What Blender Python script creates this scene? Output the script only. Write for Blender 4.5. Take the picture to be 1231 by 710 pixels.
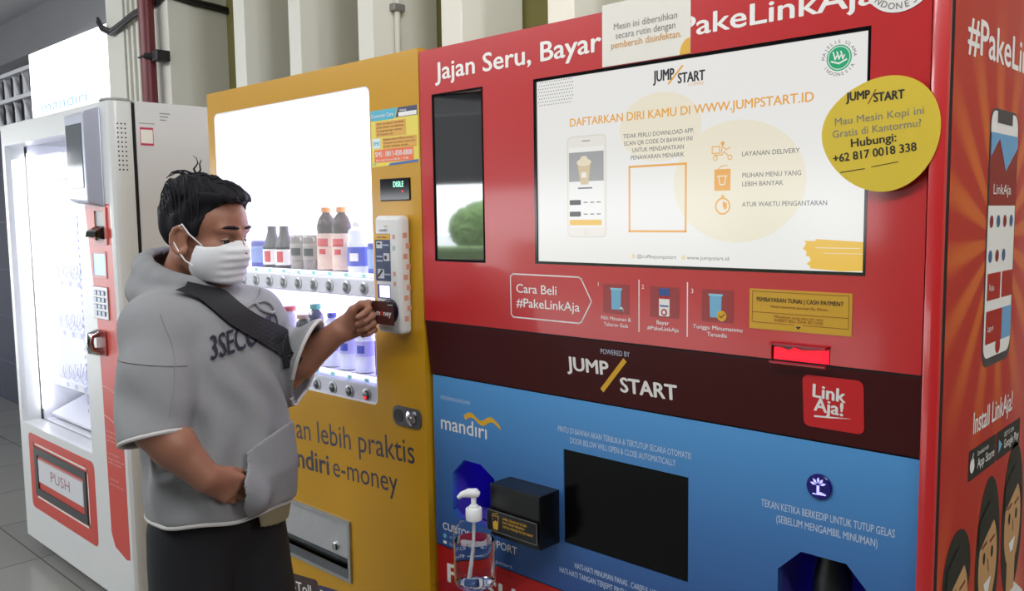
import bpy, bmesh, math, random
import numpy as np
from mathutils import Vector, Matrix
from mathutils.bvhtree import BVHTree

SC = bpy.context.scene
for o in list(bpy.data.objects):
    bpy.data.objects.remove(o)
COL = SC.collection
random.seed(7)
PI = math.pi

# ------------------------------------------------------------------ camera
cam_d = bpy.data.cameras.new('camera')
cam_d.sensor_fit = 'HORIZONTAL'
cam_d.sensor_width = 36.0
cam_d.lens = 1034.8 / 1231 * 36.0
cam_d.clip_start = 0.02
cam_d.clip_end = 300
cam = bpy.data.objects.new('camera', cam_d)
COL.objects.link(cam)
CAM_R = ((0.72531821, 0.68827684, -0.01372921), (0.05381732, -0.0765733, -0.99561048), (-0.68630693, 0.72139554, -0.09258122))
r_, d_, f_ = [Vector(v) for v in CAM_R]
cam.matrix_world = Matrix(((r_.x, -d_.x, -f_.x, 1.4607), (r_.y, -d_.y, -f_.y, -1.28), (r_.z, -d_.z, -f_.z, 1.55), (0, 0, 0, 1)))
SC.camera = cam

# ------------------------------------------------------------------ light and exposure
SC.view_settings.view_transform = 'Standard'
SC.view_settings.look = 'None'
SC.view_settings.gamma = 1.0
SC.view_settings.use_curve_mapping = False
SC.view_settings.exposure = 0.0
world = bpy.data.worlds.new('daylight')
SC.world = world
world.use_nodes = True
wb = world.node_tree.nodes['Background']
wb.inputs['Color'].default_value = (0.93, 0.97, 1.0, 1)
wb.inputs['Strength'].default_value = 6.0


def area(name, loc, target, sx, sy, power, color=(1, 1, 1)):
    d = bpy.data.lights.new(name, 'AREA')
    d.shape = 'RECTANGLE'
    d.size, d.size_y = sx, sy
    d.energy = power
    d.color = color
    o = bpy.data.objects.new(name, d)
    COL.objects.link(o)
    o.location = loc
    o.rotation_euler = (Vector(target) - Vector(loc)).to_track_quat('-Z', 'Y').to_euler()
    return o


# unseen area lights, added to brighten the machines, fins, walls and ceiling
area('ceiling_fill_light', (0.9, -1.35, 3.0), (0.7, -0.2, 1.4), 3.2, 0.25, 36, (0.97, 0.985, 1.0))
area('ceiling_fill_light', (-3.6, -2.6, 3.3), (-3.0, 0.2, 1.2), 4.5, 0.4, 88, (0.97, 0.985, 1.0))
area('ceiling_fill_light', (3.6, -0.1, 3.3), (-0.6, 0.9, 2.2), 0.4, 2.6, 70, (0.97, 0.985, 1.0))  # added fill from the right, for the fin sides and printed side
area('ceiling_fill_light', (0.2, 0.25, 3.5), (-1.7, 1.15, 2.3), 0.3, 0.9, 26, (0.97, 0.985, 1.0))  # added above the machines to lighten fins and machine tops only
area('ceiling_fill_light', (-7.5, 2.9, 3.15), (-7.0, 3.0, 0.0), 3.0, 0.3, 230, (1.0, 1.0, 1.0))  # added to lift the dark back-left ceiling area


# ------------------------------------------------------------------ materials
def lin(h):
    h = h.lstrip('#')
    out = []
    for i in (0, 2, 4):
        c = int(h[i:i + 2], 16) / 255
        out.append(c / 12.92 if c <= 0.04045 else ((c + 0.055) / 1.055) ** 2.4)
    return tuple(out) + (1,)


MATS = {}


def M(name, hexa, rough=0.5, metal=0.0, vary=0.05, scale=8.0, emit=0.0, ecol=None, bump=0.0, bscale=200.0, coat=0.0, spec=0.5):
    if name in MATS:
        return MATS[name]
    m = bpy.data.materials.new(name)
    m.use_nodes = True
    nt = m.node_tree
    b = nt.nodes['Principled BSDF']
    c = lin(hexa)
    b.inputs['Roughness'].default_value = rough
    b.inputs['Metallic'].default_value = metal
    b.inputs['Specular IOR Level'].default_value = spec
    b.inputs['Coat Weight'].default_value = coat
    b.inputs['Coat Roughness'].default_value = 0.08
    tc = nt.nodes.new('ShaderNodeTexCoord')
    n = nt.nodes.new('ShaderNodeTexNoise')
    n.inputs['Scale'].default_value = scale
    n.inputs['Detail'].default_value = 4
    nt.links.new(tc.outputs['Object'], n.inputs['Vector'])
    mx = nt.nodes.new('ShaderNodeMixRGB')
    mx.inputs[1].default_value = tuple(max(0, v * (1 - vary)) for v in c[:3]) + (1,)
    mx.inputs[2].default_value = tuple(min(1, v * (1 + vary)) for v in c[:3]) + (1,)
    nt.links.new(n.outputs['Fac'], mx.inputs[0])
    nt.links.new(mx.outputs[0], b.inputs['Base Color'])
    if emit > 0:
        b.inputs['Emission Color'].default_value = lin(ecol) if ecol else c
        b.inputs['Emission Strength'].default_value = emit
    if bump > 0:
        n2 = nt.nodes.new('ShaderNodeTexNoise')
        n2.inputs['Scale'].default_value = bscale
        n2.inputs['Detail'].default_value = 3
        nt.links.new(tc.outputs['Object'], n2.inputs['Vector'])
        bp = nt.nodes.new('ShaderNodeBump')
        bp.inputs['Strength'].default_value = bump
        bp.inputs['Distance'].default_value = 0.002
        nt.links.new(n2.outputs['Fac'], bp.inputs['Height'])
        nt.links.new(bp.outputs['Normal'], b.inputs['Normal'])
    MATS[name] = m
    return m


def glass_mat(name, tint='#ffffff', refl=1.0):
    """thin clear pane: see-through with a mirror sheen"""
    if name in MATS:
        return MATS[name]
    m = bpy.data.materials.new(name)
    m.use_nodes = True
    nt = m.node_tree
    nt.nodes.remove(nt.nodes['Principled BSDF'])
    t = nt.nodes.new('ShaderNodeBsdfTransparent')
    t.inputs[0].default_value = lin(tint)
    g = nt.nodes.new('ShaderNodeBsdfGlossy')
    g.inputs['Roughness'].default_value = 0.02
    fr = nt.nodes.new('ShaderNodeFresnel')
    fr.inputs[0].default_value = 1.45
    mu = nt.nodes.new('ShaderNodeMath')
    mu.operation = 'MULTIPLY'
    mu.inputs[1].default_value = refl
    ms = nt.nodes.new('ShaderNodeMixShader')
    nt.links.new(fr.outputs[0], mu.inputs[0])
    ge = nt.nodes.new('ShaderNodeNewGeometry')
    inv = nt.nodes.new('ShaderNodeMath')
    inv.operation = 'SUBTRACT'
    inv.inputs[0].default_value = 1.0
    nt.links.new(ge.outputs['Backfacing'], inv.inputs[1])
    mb_ = nt.nodes.new('ShaderNodeMath')
    mb_.operation = 'MULTIPLY'
    nt.links.new(mu.outputs[0], mb_.inputs[0])
    nt.links.new(inv.outputs[0], mb_.inputs[1])
    nt.links.new(mb_.outputs[0], ms.inputs[0])
    nt.links.new(t.outputs[0], ms.inputs[1])
    nt.links.new(g.outputs[0], ms.inputs[2])
    nt.links.new(ms.outputs[0], nt.nodes['Material Output'].inputs[0])
    MATS[name] = m
    return m


# ------------------------------------------------------------------ mesh helpers
WORLD = {}


class MB:
    """collects shapes (world coordinates) and links them as ONE mesh object"""

    def __init__(self):
        self.v, self.f, self.m = [], [], []

    def add(self, verts, faces, m=0):
        k = len(self.v)
        self.v += [tuple(p) for p in verts]
        self.f += [tuple(i + k for i in f) for f in faces]
        self.m += [m] * len(faces)

    def bm(self, bm, m=0):
        bm.verts.ensure_lookup_table()
        self.add([v.co[:] for v in bm.verts], [[v.index for v in f.verts] for f in bm.faces], m)
        bm.free()

    def box(self, x0, x1, y0, y1, z0, z1, m=0, bev=0.0, seg=2, rot=None):
        b = bmesh.new()
        bmesh.ops.create_cube(b, size=1.0)
        for v in b.verts:
            v.co = Vector(((x0 + x1) / 2 + v.co.x * (x1 - x0), (y0 + y1) / 2 + v.co.y * (y1 - y0), (z0 + z1) / 2 + v.co.z * (z1 - z0)))
        if bev > 0:
            bmesh.ops.bevel(b, geom=list(b.edges), offset=bev, segments=seg, affect='EDGES', profile=0.5)
        if rot is not None:
            c = Vector(((x0 + x1) / 2, (y0 + y1) / 2, (z0 + z1) / 2))
            for v in b.verts:
                v.co = c + rot @ (v.co - c)
        b.verts.index_update()
        self.bm(b, m)

    def prism(self, poly, mapf, h0, h1, m=0):
        """poly of (u, v) extruded between heights h0 and h1 through mapf(u, v, h)"""
        n = len(poly)
        a = sum(poly[i][0] * poly[(i + 1) % n][1] - poly[(i + 1) % n][0] * poly[i][1] for i in range(n))
        if a < 0:
            poly = poly[::-1]
        vs = [mapf(u, v, h0) for u, v in poly] + [mapf(u, v, h1) for u, v in poly]
        fs = [tuple(range(n - 1, -1, -1)), tuple(range(n, 2 * n))]
        fs += [(i, (i + 1) % n, n + (i + 1) % n, n + i) for i in range(n)]
        self.add(vs, fs, m)

    def tube(self, pts, r, m=0, n=10, caps=True):
        pts = [Vector(p) for p in pts]
        rs = r if isinstance(r, (list, tuple)) else [r] * len(pts)
        vs, fs = [], []
        prev = None
        for i, p in enumerate(pts):
            t = (pts[min(i + 1, len(pts) - 1)] - pts[max(i - 1, 0)]).normalized()
            if prev is None:
                a = t.orthogonal().normalized()
            else:
                a = (prev - t * prev.dot(t)).normalized()
            prev = a
            b = t.cross(a)
            for k in range(n):
                an = 2 * PI * k / n
                vs.append(p + (a * math.cos(an) + b * math.sin(an)) * rs[i])
        for i in range(len(pts) - 1):
            for k in range(n):
                k2 = (k + 1) % n
                fs.append((i * n + k, i * n + k2, (i + 1) * n + k2, (i + 1) * n + k))
        if caps:
            fs.append(tuple(range(n - 1, -1, -1)))
            fs.append(tuple((len(pts) - 1) * n + k for k in range(n)))
        self.add(vs, fs, m)

    def lathe(self, prof, c, m=0, n=24, axis='z', k=1.0):
        """prof of (radius, height) from bottom to top around the point c"""
        c = Vector(c)
        vs, fs = [], []
        prof = [(r * k, h) for r, h in prof]
        for r, h in prof:
            for k in range(n):
                a = 2 * PI * k / n
                x, y = r * math.cos(a), r * math.sin(a)
                if axis == 'z':
                    vs.append(c + Vector((x, y, h)))
                elif axis == 'y':
                    vs.append(c + Vector((x, -h, y)))
                else:
                    vs.append(c + Vector((h, x, y)))
        for i in range(len(prof) - 1):
            for k in range(n):
                k2 = (k + 1) % n
                fs.append((i * n + k, i * n + k2, (i + 1) * n + k2, (i + 1) * n + k))
        fs.append(tuple(range(n - 1, -1, -1)))
        fs.append(tuple((len(prof) - 1) * n + k for k in range(n)))
        self.add(vs, fs, m)

    def panel(self, x0, x1, z0, z1, yf, yb, holes, m=0, ytop=None):
        """upright sheet with rectangular holes; holes keep their inner walls"""
        xs = sorted(set([x0, x1] + [v for h in holes for v in h[:2]]))
        zs = sorted(set([z0, z1] + [v for h in holes for v in h[2:]]))
        nx, nz = len(xs) - 1, len(zs) - 1

        def full(i, j):
            if i < 0 or j < 0 or i >= nx or j >= nz:
                return False
            cx, cz = (xs[i] + xs[i + 1]) / 2, (zs[j] + zs[j + 1]) / 2
            return not any(h[0] < cx < h[1] and h[2] < cz < h[3] for h in holes)

        def F(z):
            return yf if ytop is None else yf + (ytop - yf) * (z - z0) / (z1 - z0)
        ids, vs, fs = {}, [], []

        def vid(i, j, s):
            k = (i, j, s)
            if k not in ids:
                ids[k] = len(vs)
                vs.append((xs[i], F(zs[j]) if s == 0 else yb, zs[j]))
            return ids[k]
        for i in range(nx):
            for j in range(nz):
                if not full(i, j):
                    continue
                q = [(i, j), (i + 1, j), (i + 1, j + 1), (i, j + 1)]
                fs.append(tuple(vid(a, b, 0) for a, b in q))
                fs.append(tuple(vid(a, b, 1) for a, b in q[::-1]))
                for k, (di, dj) in enumerate(((0, -1), (1, 0), (0, 1), (-1, 0))):
                    if not full(i + di, j + dj):
                        a, b = q[k], q[(k + 1) % 4]
                        fs.append((vid(*b, 0), vid(*a, 0), vid(*a, 1), vid(*b, 1)))
        self.add(vs, fs, m)

    def spandrels(self, x0, x1, z0, z1, r, yf, yb, m=0):
        """fillets that round the four corners of a hole"""
        for cx, cz, sx, sz in ((x0, z0, 1, 1), (x1, z0, -1, 1), (x1, z1, -1, -1), (x0, z1, 1, -1)):
            poly = [(cx, cz)] + [(cx + sx * r * (1 - math.cos(a)), cz + sz * r * (1 - math.sin(a))) for a in [PI / 2 * k / 6 for k in range(7)]][::1]
            self.prism(poly, lambda u, v, h: (u, h, v), yb, yf, m)

    def build(self, name, mats, parent=None, smooth=False, sharp=35):
        me = bpy.data.meshes.new(name)
        vs = np.array(self.v, dtype=float)
        c = (vs.min(0) + vs.max(0)) / 2
        me.from_pydata([tuple(p) for p in vs - c], [], self.f)
        if not isinstance(mats, (list, tuple)):
            mats = [mats]
        for mm in mats:
            me.materials.append(mm)
        me.polygons.foreach_set('material_index', self.m)
        if smooth:
            me.polygons.foreach_set('use_smooth', [True] * len(me.polygons))
            me.set_sharp_from_angle(angle=math.radians(sharp))
        me.validate()
        me.update()
        o = bpy.data.objects.new(name, me)
        COL.objects.link(o)
        o.location = c
        WORLD[o.name] = Vector(c)
        if parent is not None:
            o.parent = parent
            o.location = Vector(c) - WORLD[parent.name]
        return o


def tag(o, label, cat, group=None, kind=None):
    o['label'] = label
    o['category'] = cat
    if group:
        o['group'] = group
    if kind:
        o['kind'] = kind
    return o


def struct(o):
    o['kind'] = 'structure'
    return o


def thing(name, label, cat, loc, group=None):
    o = bpy.data.objects.new(name, None)
    COL.objects.link(o)
    o.empty_display_size = 0.1
    o.location = loc
    WORLD[o.name] = Vector(loc)
    return tag(o, label, cat, group)


def copy_tree(o, parent=None, loc=None):
    kids = list(o.children)
    c = o.copy()
    COL.objects.link(c)
    if parent is not None:
        c.parent = parent
    if loc is not None:
        c.location = loc
    for k in kids:
        copy_tree(k, c)
    return c


# ------------------------------------------------------------------ printing on flat surfaces
_G = {}


def glyphs(s, bold=0.0, shear=0.0):
    """outline of a line of text as (verts, faces), scaled so that a capital is 1 high"""
    k = (s, bold, shear)
    if k in _G:
        return _G[k]

    def raw(t):
        cu = bpy.data.curves.new('t', 'FONT')
        cu.body = t
        cu.offset = bold
        cu.shear = shear
        cu.resolution_u = 3
        ob = bpy.data.objects.new('t', cu)
        COL.objects.link(ob)
        dg = bpy.context.evaluated_depsgraph_get()
        e = ob.evaluated_get(dg)
        me = e.to_mesh()
        vs = np.array([v.co[:2] for v in me.vertices]) if len(me.vertices) else np.zeros((0, 2))
        fs = [tuple(p.vertices) for p in me.polygons]
        e.to_mesh_clear()
        bpy.data.objects.remove(ob)
        bpy.data.curves.remove(cu)
        return vs, fs
    if ('H', bold) not in _G:
        hv, _ = raw('H')
        _G[('H', bold)] = (hv[:, 1].min(), hv[:, 1].max())
    z0, z1 = _G[('H', bold)]
    vs, fs = raw(s)
    vs = vs.copy()
    vs[:, 1] = (vs[:, 1] - z0) / (z1 - z0)
    vs[:, 0] = (vs[:, 0] - vs[:, 0].min()) / (z1 - z0)
    _G[k] = (vs, fs)
    return _G[k]


def front(y):
    return lambda u, v, h: (u, y - h, v)


def side(x):
    return lambda u, v, h: (x + h, u, v)


STEP = 0.0004


class Print:
    """ink, foil and lettering lying on a surface; map(u, v, height above it)"""

    def __init__(self, mapf):
        self.map = mapf
        self.mb = MB()
        self.mats = []

    def mi(self, m):
        if m not in self.mats:
            self.mats.append(m)
        return self.mats.index(m)

    def poly(self, pts, m, lv=1):
        n = len(pts)
        a = sum(pts[i][0] * pts[(i + 1) % n][1] - pts[(i + 1) % n][0] * pts[i][1] for i in range(n))
        if a < 0:
            pts = pts[::-1]
        self.mb.add([self.map(u, v, lv * STEP) for u, v in pts], [tuple(range(n))], self.mi(m))

    def rect(self, u0, u1, v0, v1, m, lv=1):
        self.poly([(u0, v0), (u1, v0), (u1, v1), (u0, v1)], m, lv)

    def rrect(self, u0, u1, v0, v1, r, m, lv=1):
        self.poly(rr(u0, u1, v0, v1, r), m, lv)

    def disc(self, u, v, r, m, lv=1, n=32, ry=None):
        ry = ry or r
        self.poly([(u + r * math.cos(2 * PI * k / n), v + ry * math.sin(2 * PI * k / n)) for k in range(n)], m, lv)

    def ring(self, u, v, r0, r1, m, lv=1, n=36, a0=0, a1=2 * PI):
        for k in range(n):
            a, b = a0 + (a1 - a0) * k / n, a0 + (a1 - a0) * (k + 1) / n
            self.poly([(u + r0 * math.cos(a), v + r0 * math.sin(a)), (u + r1 * math.cos(a), v + r1 * math.sin(a)),
                       (u + r1 * math.cos(b), v + r1 * math.sin(b)), (u + r0 * math.cos(b), v + r0 * math.sin(b))], m, lv)

    def line(self, pts, w, m, lv=1, closed=False):
        q = pts + [pts[0]] if closed else pts
        for (a, b), (c, d) in zip(q[:-1], q[1:]):
            l = math.hypot(c - a, d - b)
            if l < 1e-9:
                continue
            tx, ty = (c - a) / l * w / 2, (d - b) / l * w / 2
            self.poly([(a - tx + ty, b - ty - tx), (c + tx + ty, d + ty - tx), (c + tx - ty, d + ty + tx), (a - tx - ty, b - ty + tx)], m, lv)

    def text(self, s, u, v, h, m, w=None, lv=1, bold=0.0, align='l', rot=0.0, shear=0.0, narrow=1.0):
        """capital height h, baseline v; w forces the total width"""
        vs, fs = glyphs(s, 0.0, shear)
        if len(vs) == 0:
            return
        W0 = vs[:, 0].max() * h
        sx = (w / W0) if w else narrow
        X = vs[:, 0] * h * sx
        Wt = X.max()
        X = X - (Wt if align == 'r' else Wt / 2 if align == 'c' else 0)
        Y = vs[:, 1] * h
        c, sn = math.cos(rot), math.sin(rot)
        e = bold * 1.5 * h
        for k, (ex, ey) in enumerate(((0, 0), (-e, 0), (e, 0), (0, e * 0.6), (0, -e * 0.6)) if bold > 0 else ((0, 0),)):
            self.mb.add([self.map(u + (x + ex) * c - (y + ey) * sn, v + (x + ex) * sn + (y + ey) * c, (lv + 0.06 * k) * STEP) for x, y in zip(X, Y)], fs, self.mi(m))

    def arctext(self, s, u, v, r, h, m, a_mid, lv=1, up=True, step=None):
        """letters set round a circle"""
        n = len(s)
        st = step or (h * 1.05 / r)
        for k, ch in enumerate(s):
            if ch == ' ':
                continue
            a = a_mid - (k - (n - 1) / 2) * st if up else a_mid + (k - (n - 1) / 2) * st
            rot = a - PI / 2 if up else a + PI / 2
            rr_ = r if up else r + h
            self.text(ch, u + rr_ * math.cos(a), v + rr_ * math.sin(a), h, m, lv=lv, align='c', rot=rot, bold=0.01)

    def build(self, name, parent=None):
        return self.mb.build(name, self.mats, parent)


def rr(u0, u1, v0, v1, r, n=5):
    pts = []
    for cu, cv, a0 in ((u1 - r, v0 + r, -PI / 2), (u1 - r, v1 - r, 0), (u0 + r, v1 - r, PI / 2), (u0 + r, v0 + r, PI)):
        for k in range(n + 1):
            a = a0 + PI / 2 * k / n
            pts.append((cu + r * math.cos(a), cv + r * math.sin(a)))
    return pts


# ------------------------------------------------------------------ setting
def floor_mat():
    m = M('floor_tile', '#9c9c97', 0.16, vary=0.10, scale=3)
    nt = m.node_tree
    b = nt.nodes['Principled BSDF']
    tc = nt.nodes.new('ShaderNodeTexCoord')
    br = nt.nodes.new('ShaderNodeTexBrick')
    br.offset = 0
    br.inputs['Scale'].default_value = 1.0
    br.inputs['Brick Width'].default_value = 0.6
    br.inputs['Row Height'].default_value = 0.6
    br.inputs['Mortar Size'].default_value = 0.004
    br.inputs['Color1'].default_value = lin('#9c9c97')
    br.inputs['Color2'].default_value = lin('#949490')
    br.inputs['Mortar'].default_value = lin('#6c6c68')
    nt.links.new(tc.outputs['Object'], br.inputs['Vector'])
    nt.links.new(br.outputs['Color'], b.inputs['Base Color'])
    return m


def tile_mat():
    m = M('navy_tile', '#23243c', 0.6, vary=0.1, scale=3, spec=0.12)
    nt = m.node_tree
    b = nt.nodes['Principled BSDF']
    tc = nt.nodes.new('ShaderNodeTexCoord')
    mp = nt.nodes.new('ShaderNodeMapping')
    mp.inputs['Rotation'].default_value = (PI / 2, 0, 0)
    br = nt.nodes.new('ShaderNodeTexBrick')
    br.offset = 0
    br.inputs['Scale'].default_value = 1.0
    br.inputs['Brick Width'].default_value = 0.4
    br.inputs['Row Height'].default_value = 0.4
    br.inputs['Mortar Size'].default_value = 0.006
    br.inputs['Color1'].default_value = lin('#262844')
    br.inputs['Color2'].default_value = lin('#20223a')
    br.inputs['Mortar'].default_value = lin('#3c3f5a')
    nt.links.new(tc.outputs['Object'], mp.inputs[0])
    nt.links.new(mp.outputs[0], br.inputs['Vector'])
    nt.links.new(br.outputs['Color'], b.inputs['Base Color'])
    return m


b = MB(); b.box(-40, 14, -60, 6, -0.1, 0); struct(b.build('floor', floor_mat()))
m_ceil = M('ceiling_paint', '#c8c8cc', 0.8, vary=0.04, scale=2)
m_ceil_d = M('ceiling_steel', '#98989c', 0.7, vary=0.05, scale=2)
b = MB(); b.box(-26, 7.5, -14, 6, 3.6, 3.75); struct(b.build('ceiling', m_ceil))
b = MB(); b.box(-26, 1, 1.75, 2.6, 3.2, 3.6); struct(b.build('trim_1', m_ceil_d))
# steel cross beams of the hall roof and its low outer fascia
for k, y in enumerate((-3.8, -6.2, -8.6, -11.0)):
    b = MB(); b.box(-26, 7.5, y - 0.12, y + 0.12, 3.2, 3.6); struct(b.build('trim_%d' % (k + 2), m_ceil_d))
b = MB(); b.box(-26, 7.5, -14.2, -13.9, 2.2, 3.75); struct(b.build('trim_6', M('fascia_dark', '#4a4b4d', 0.7)))
m_wall = M('wall_paint', '#dddcd2', 0.75, vary=0.03, scale=2.5)
m_olive = M('olive_paint', '#7d7844', 0.7, vary=0.06, scale=2.5)
b = MB(); b.box(-3.4, 7.5, 1.36, 1.5, 0, 3.6); struct(b.build('wall_back', m_olive))
b = MB(); b.box(-14, -4.0, 1.05, 1.2, 0, 2.3); struct(b.build('wall_left', tile_mat()))
b = MB(); b.box(-26, -3.4, 4.2, 4.35, 0, 3.6); struct(b.build('wall_far', M('grey_wall', '#b3b3b6', 0.8)))
m_blocker = M('blocker_grey', '#5a5853', 0.8, vary=0.04, scale=2)
b = MB(); b.box(-1.6, 7.7, -7.2, -7.0, 0, 3.6); struct(b.build('blocker_wall_front', m_blocker))  # unseen wall, added behind the camera to cut ambient light and haze
b = MB(); b.box(7.5, 7.7, -7.0, 4.2, 0, 3.6); struct(b.build('blocker_wall_right', m_blocker))  # unseen wall, added to close off light from the right
# upright wall fins; the first is a wide pier
fins = [(-4.2, -3.95, 1.0, 1.6), (-3.72, -3.352, 1.0, 1.75), (-2.63, -2.524, 1.0, 1.36), (-2.127, -2.03, 1.0, 1.36), (-1.593, -1.49, 1.0, 1.36),
        (-1.065, -0.95, 1.0, 1.34), (-0.523, -0.406, 1.0, 1.34), (0.02, 0.135, 1.0, 1.34), (0.56, 0.675, 1.0, 1.34), (1.1, 1.215, 1.0, 1.34), (1.64, 1.76, 1.0, 1.36), (2.2, 2.32, 1.0, 1.36)]
for k, (x0, x1, y0, y1) in enumerate(fins):
    b = MB(); b.box(x0, x1, y0, y1, 0, 3.6, bev=0.004); struct(b.build('trim_%d' % (k + 7), m_wall))
b = MB(); b.box(-3.95, -3.72, 1.04, 1.6, 0, 3.6)
for x in (-3.93, -3.86, -3.79):
    b.box(x, x + 0.03, 1.005, 1.06, 0, 3.6, bev=0.004)
struct(b.build('trim_19', m_wall))

m_pipe = M('red_oxide_paint', '#6a2029', 0.4, vary=0.08)
t = thing('riser_pipe', 'dark red vertical riser pipe on the wall above the white vending machine', 'pipe', (-3.47, 0.93, 0))
b = MB(); b.tube([(-3.47, 0.93, 0.0), (-3.47, 0.93, 3.6)], 0.042, n=20); b.build('pipe', m_pipe, t, True)
b = MB(); b.box(-3.41, -3.34, 0.92, 1.0, 2.44, 2.5, bev=0.006); b.tube([(-3.43, 0.89, 2.47), (-3.39, 0.95, 2.47)], 0.016, n=8)
b.tube([(-3.52, 0.91, 2.47), (-3.50, 0.888, 2.47), (-3.45, 0.882, 2.47), (-3.42, 0.9, 2.47)], 0.006, n=6)
b.build('clamp', M('black_steel', '#1c1b1d', 0.5), t)
t = thing('power_cable', 'black bundled cable looped along the white wall piers near the ceiling', 'cable', (-3.5, 0.98, 2.6))
m_cable = M('cable_rubber', '#1b1a1b', 0.5)
for dz, r in ((0, 0.013), (0.02, 0.011)):
    b = MB(); b.tube([(-4.25, 0.97, 2.8 + dz), (-4.18, 0.965, 2.74 + dz), (-4.08, 0.975, 2.70 + dz), (-3.9, 0.975, 2.725 + dz), (-3.75, 0.975, 2.75 + dz), (-3.58, 0.985, 2.77 + dz), (-3.44, 0.985, 2.775 + dz),
                      (-3.37, 0.982, 2.80 + dz), (-3.335, 1.0, 2.80 + dz), (-3.332, 1.15, 2.78 + dz), (-3.332, 1.3, 2.77 + dz), (-3.332, 1.4, 2.76 + dz)], r, n=8)
    b.build('cable', m_cable, t, True)
t = thing('conduit_pipe', 'thin pale vertical conduit with a clip on the wall fin above the yellow machine', 'pipe', (-1.475, 1.13, 2.0))
b = MB(); b.tube([(-1.475, 1.12, 0), (-1.475, 1.12, 3.6)], 0.013, n=10); b.build('pipe', m_wall, t, True)
b = MB(); b.box(-1.49, -1.455, 1.09, 1.15, 2.42, 2.45, bev=0.003); b.build('clip', M('grey_metal', '#8a8a86', 0.5, 0.3), t)

# illuminated sign box and the steel grille next to it
t = thing('light_box_sign', 'glowing white light box sign with pale blue lettering above the white machine', 'sign', (-4.9, 1.05, 2.33))
b = MB(); b.box(-5.64, -4.2, 1.0, 1.06, 2.325, 2.79, bev=0.006); b.build('lit_face', M('lit_acrylic', '#ffffff', 0.4, vary=0.0, emit=1.6), t)
b = MB(); b.box(-5.64, -4.2, 1.065, 1.2, 2.325, 2.79); b.build('casing', M('casing_grey', '#c8c8c8', 0.5), t)
p = Print(front(1.0))
p.text('mandiri', -5.43, 2.345, 0.075, M('pale_blue_light', '#8fb4f0', 0.5, vary=0, emit=0.75), w=0.86, bold=0.01)
p.disc(-4.55, 2.58, 0.04, M('pale_yellow_light', '#fff3b0', 0.5, vary=0, emit=1.2), ry=0.03)
p.build('lettering', t)
t = thing('steel_grille', 'grey steel lattice grille with slanted bars at the left of the light box', 'grille', (-6.2, 1.03, 2.3))
m_gal = M('galvanised', '#d4d6dc', 0.5, 0.1)
b = MB()
for z in (2.30, 2.50, 2.70):
    b.box(-7.4, -5.66, 1.02, 1.05, z, z + 0.03)
b.build('frame', m_gal, t)
for k in range(7):
    x = -7.3 + k * 0.22
    b = MB(); b.box(x, x + 0.06, 1.055, 1.085, 2.3, 2.73); b.build('upright', m_gal, t)
    b = MB(); b.tube([(x + 0.02, 1.05, 2.72), (x + 0.15, 1.05, 2.52)], 0.013, n=6); b.tube([(x + 0.02, 1.05, 2.51), (x + 0.15, 1.05, 2.31)], 0.013, n=6); b.build('slanted_bar', m_gal, t)
b = MB(); b.box(-7.4, -5.66, 1.13, 1.15, 2.3, 2.73); b.build('dark_backing', M('dark_backing', '#26262c', 0.8), t)
t = MB(); t.tube([(-9.0, 2.2, 3.02), (-8.4, 2.15, 3.02), (-4.0, 1.9, 3.02)], 0.17, n=28)
tag(t.build('air_duct', M('duct_dark', '#4b4c54', 0.6), None, True), 'dark round air duct under the ceiling behind the light box', 'duct')
# station surroundings outside, seen mirrored in the glass
m_leaf = M('leaf_green', '#86a862', 0.7, vary=0.4, scale=6)
for i, (x, y, s) in enumerate(((-9.25, -19.5, 0.92),)):
    tr = thing('street_tree', 'round green tree outside the hall, seen mirrored in the slim dark window', 'tree', (x, y, 0))
    b = MB(); b.tube([(x, y, 0), (x + 0.05, y, 0.9 * s)], 0.08, n=8); b.build('trunk', M('bark', '#5b4a3a', 0.9), tr)
    b = MB()
    for k in range(9):
        a = k * 2.4
        c = (x + 0.45 * s * math.cos(a), y + 0.45 * s * math.sin(a), s * (1.2 + 0.12 * (k % 4)))
        q = bmesh.new(); bmesh.ops.create_icosphere(q, subdivisions=4, radius=0.5 * s)
        for v in q.verts:
            v.co = Vector(c) + v.co * (1 + 0.25 * random.random())
        q.verts.index_update(); b.bm(q)
    b.build('crown', m_leaf, tr)
b = MB(); b.box(-15, -4, -16.4, -15.9, 0, 0.85, bev=0.1)
tag(b.build('clipped_hedge', m_leaf), 'long low clipped hedge outside along the edge of the hall', 'hedge')
# ================================================================== COFFEE MACHINE
m_red = M('red_gloss', '#c2292b', 0.3, vary=0.03, coat=0.55, spec=0.4)
m_redd = M('red_panel_low', '#b01c1b', 0.3, vary=0.03, coat=0.1, spec=0.3)
m_mar = M('maroon_gloss', '#421314', 0.28, vary=0.05, coat=0.05, spec=0.3)
m_blk = M('black_gloss', '#0b0b0d', 0.12, vary=0.1)
m_blkm = M('black_plastic', '#131316', 0.45, vary=0.1)
m_gap = M('rubber_black', '#0c0a0a', 0.8)
m_white = M('white_print', '#efece6', 0.4, vary=0.02)
m_pale = M('pale_blue_print', '#c3d2e6', 0.4, vary=0.02)
m_gold = M('gold_print', '#e2ad2e', 0.4, vary=0.03)
m_dark = M('dark_print', '#1d1a1a', 0.5)
m_grey = M('grey_print', '#8b8a86', 0.5)
m_orange = M('orange_print', '#e8a23c', 0.45)
m_green = M('green_print', '#1f9a63', 0.45)
m_chrome = M('chrome', '#c9c9cc', 0.18, 1.0)
m_steel = M('brushed_steel', '#b4b6b8', 0.35, 0.9, vary=0.08, scale=40)


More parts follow.
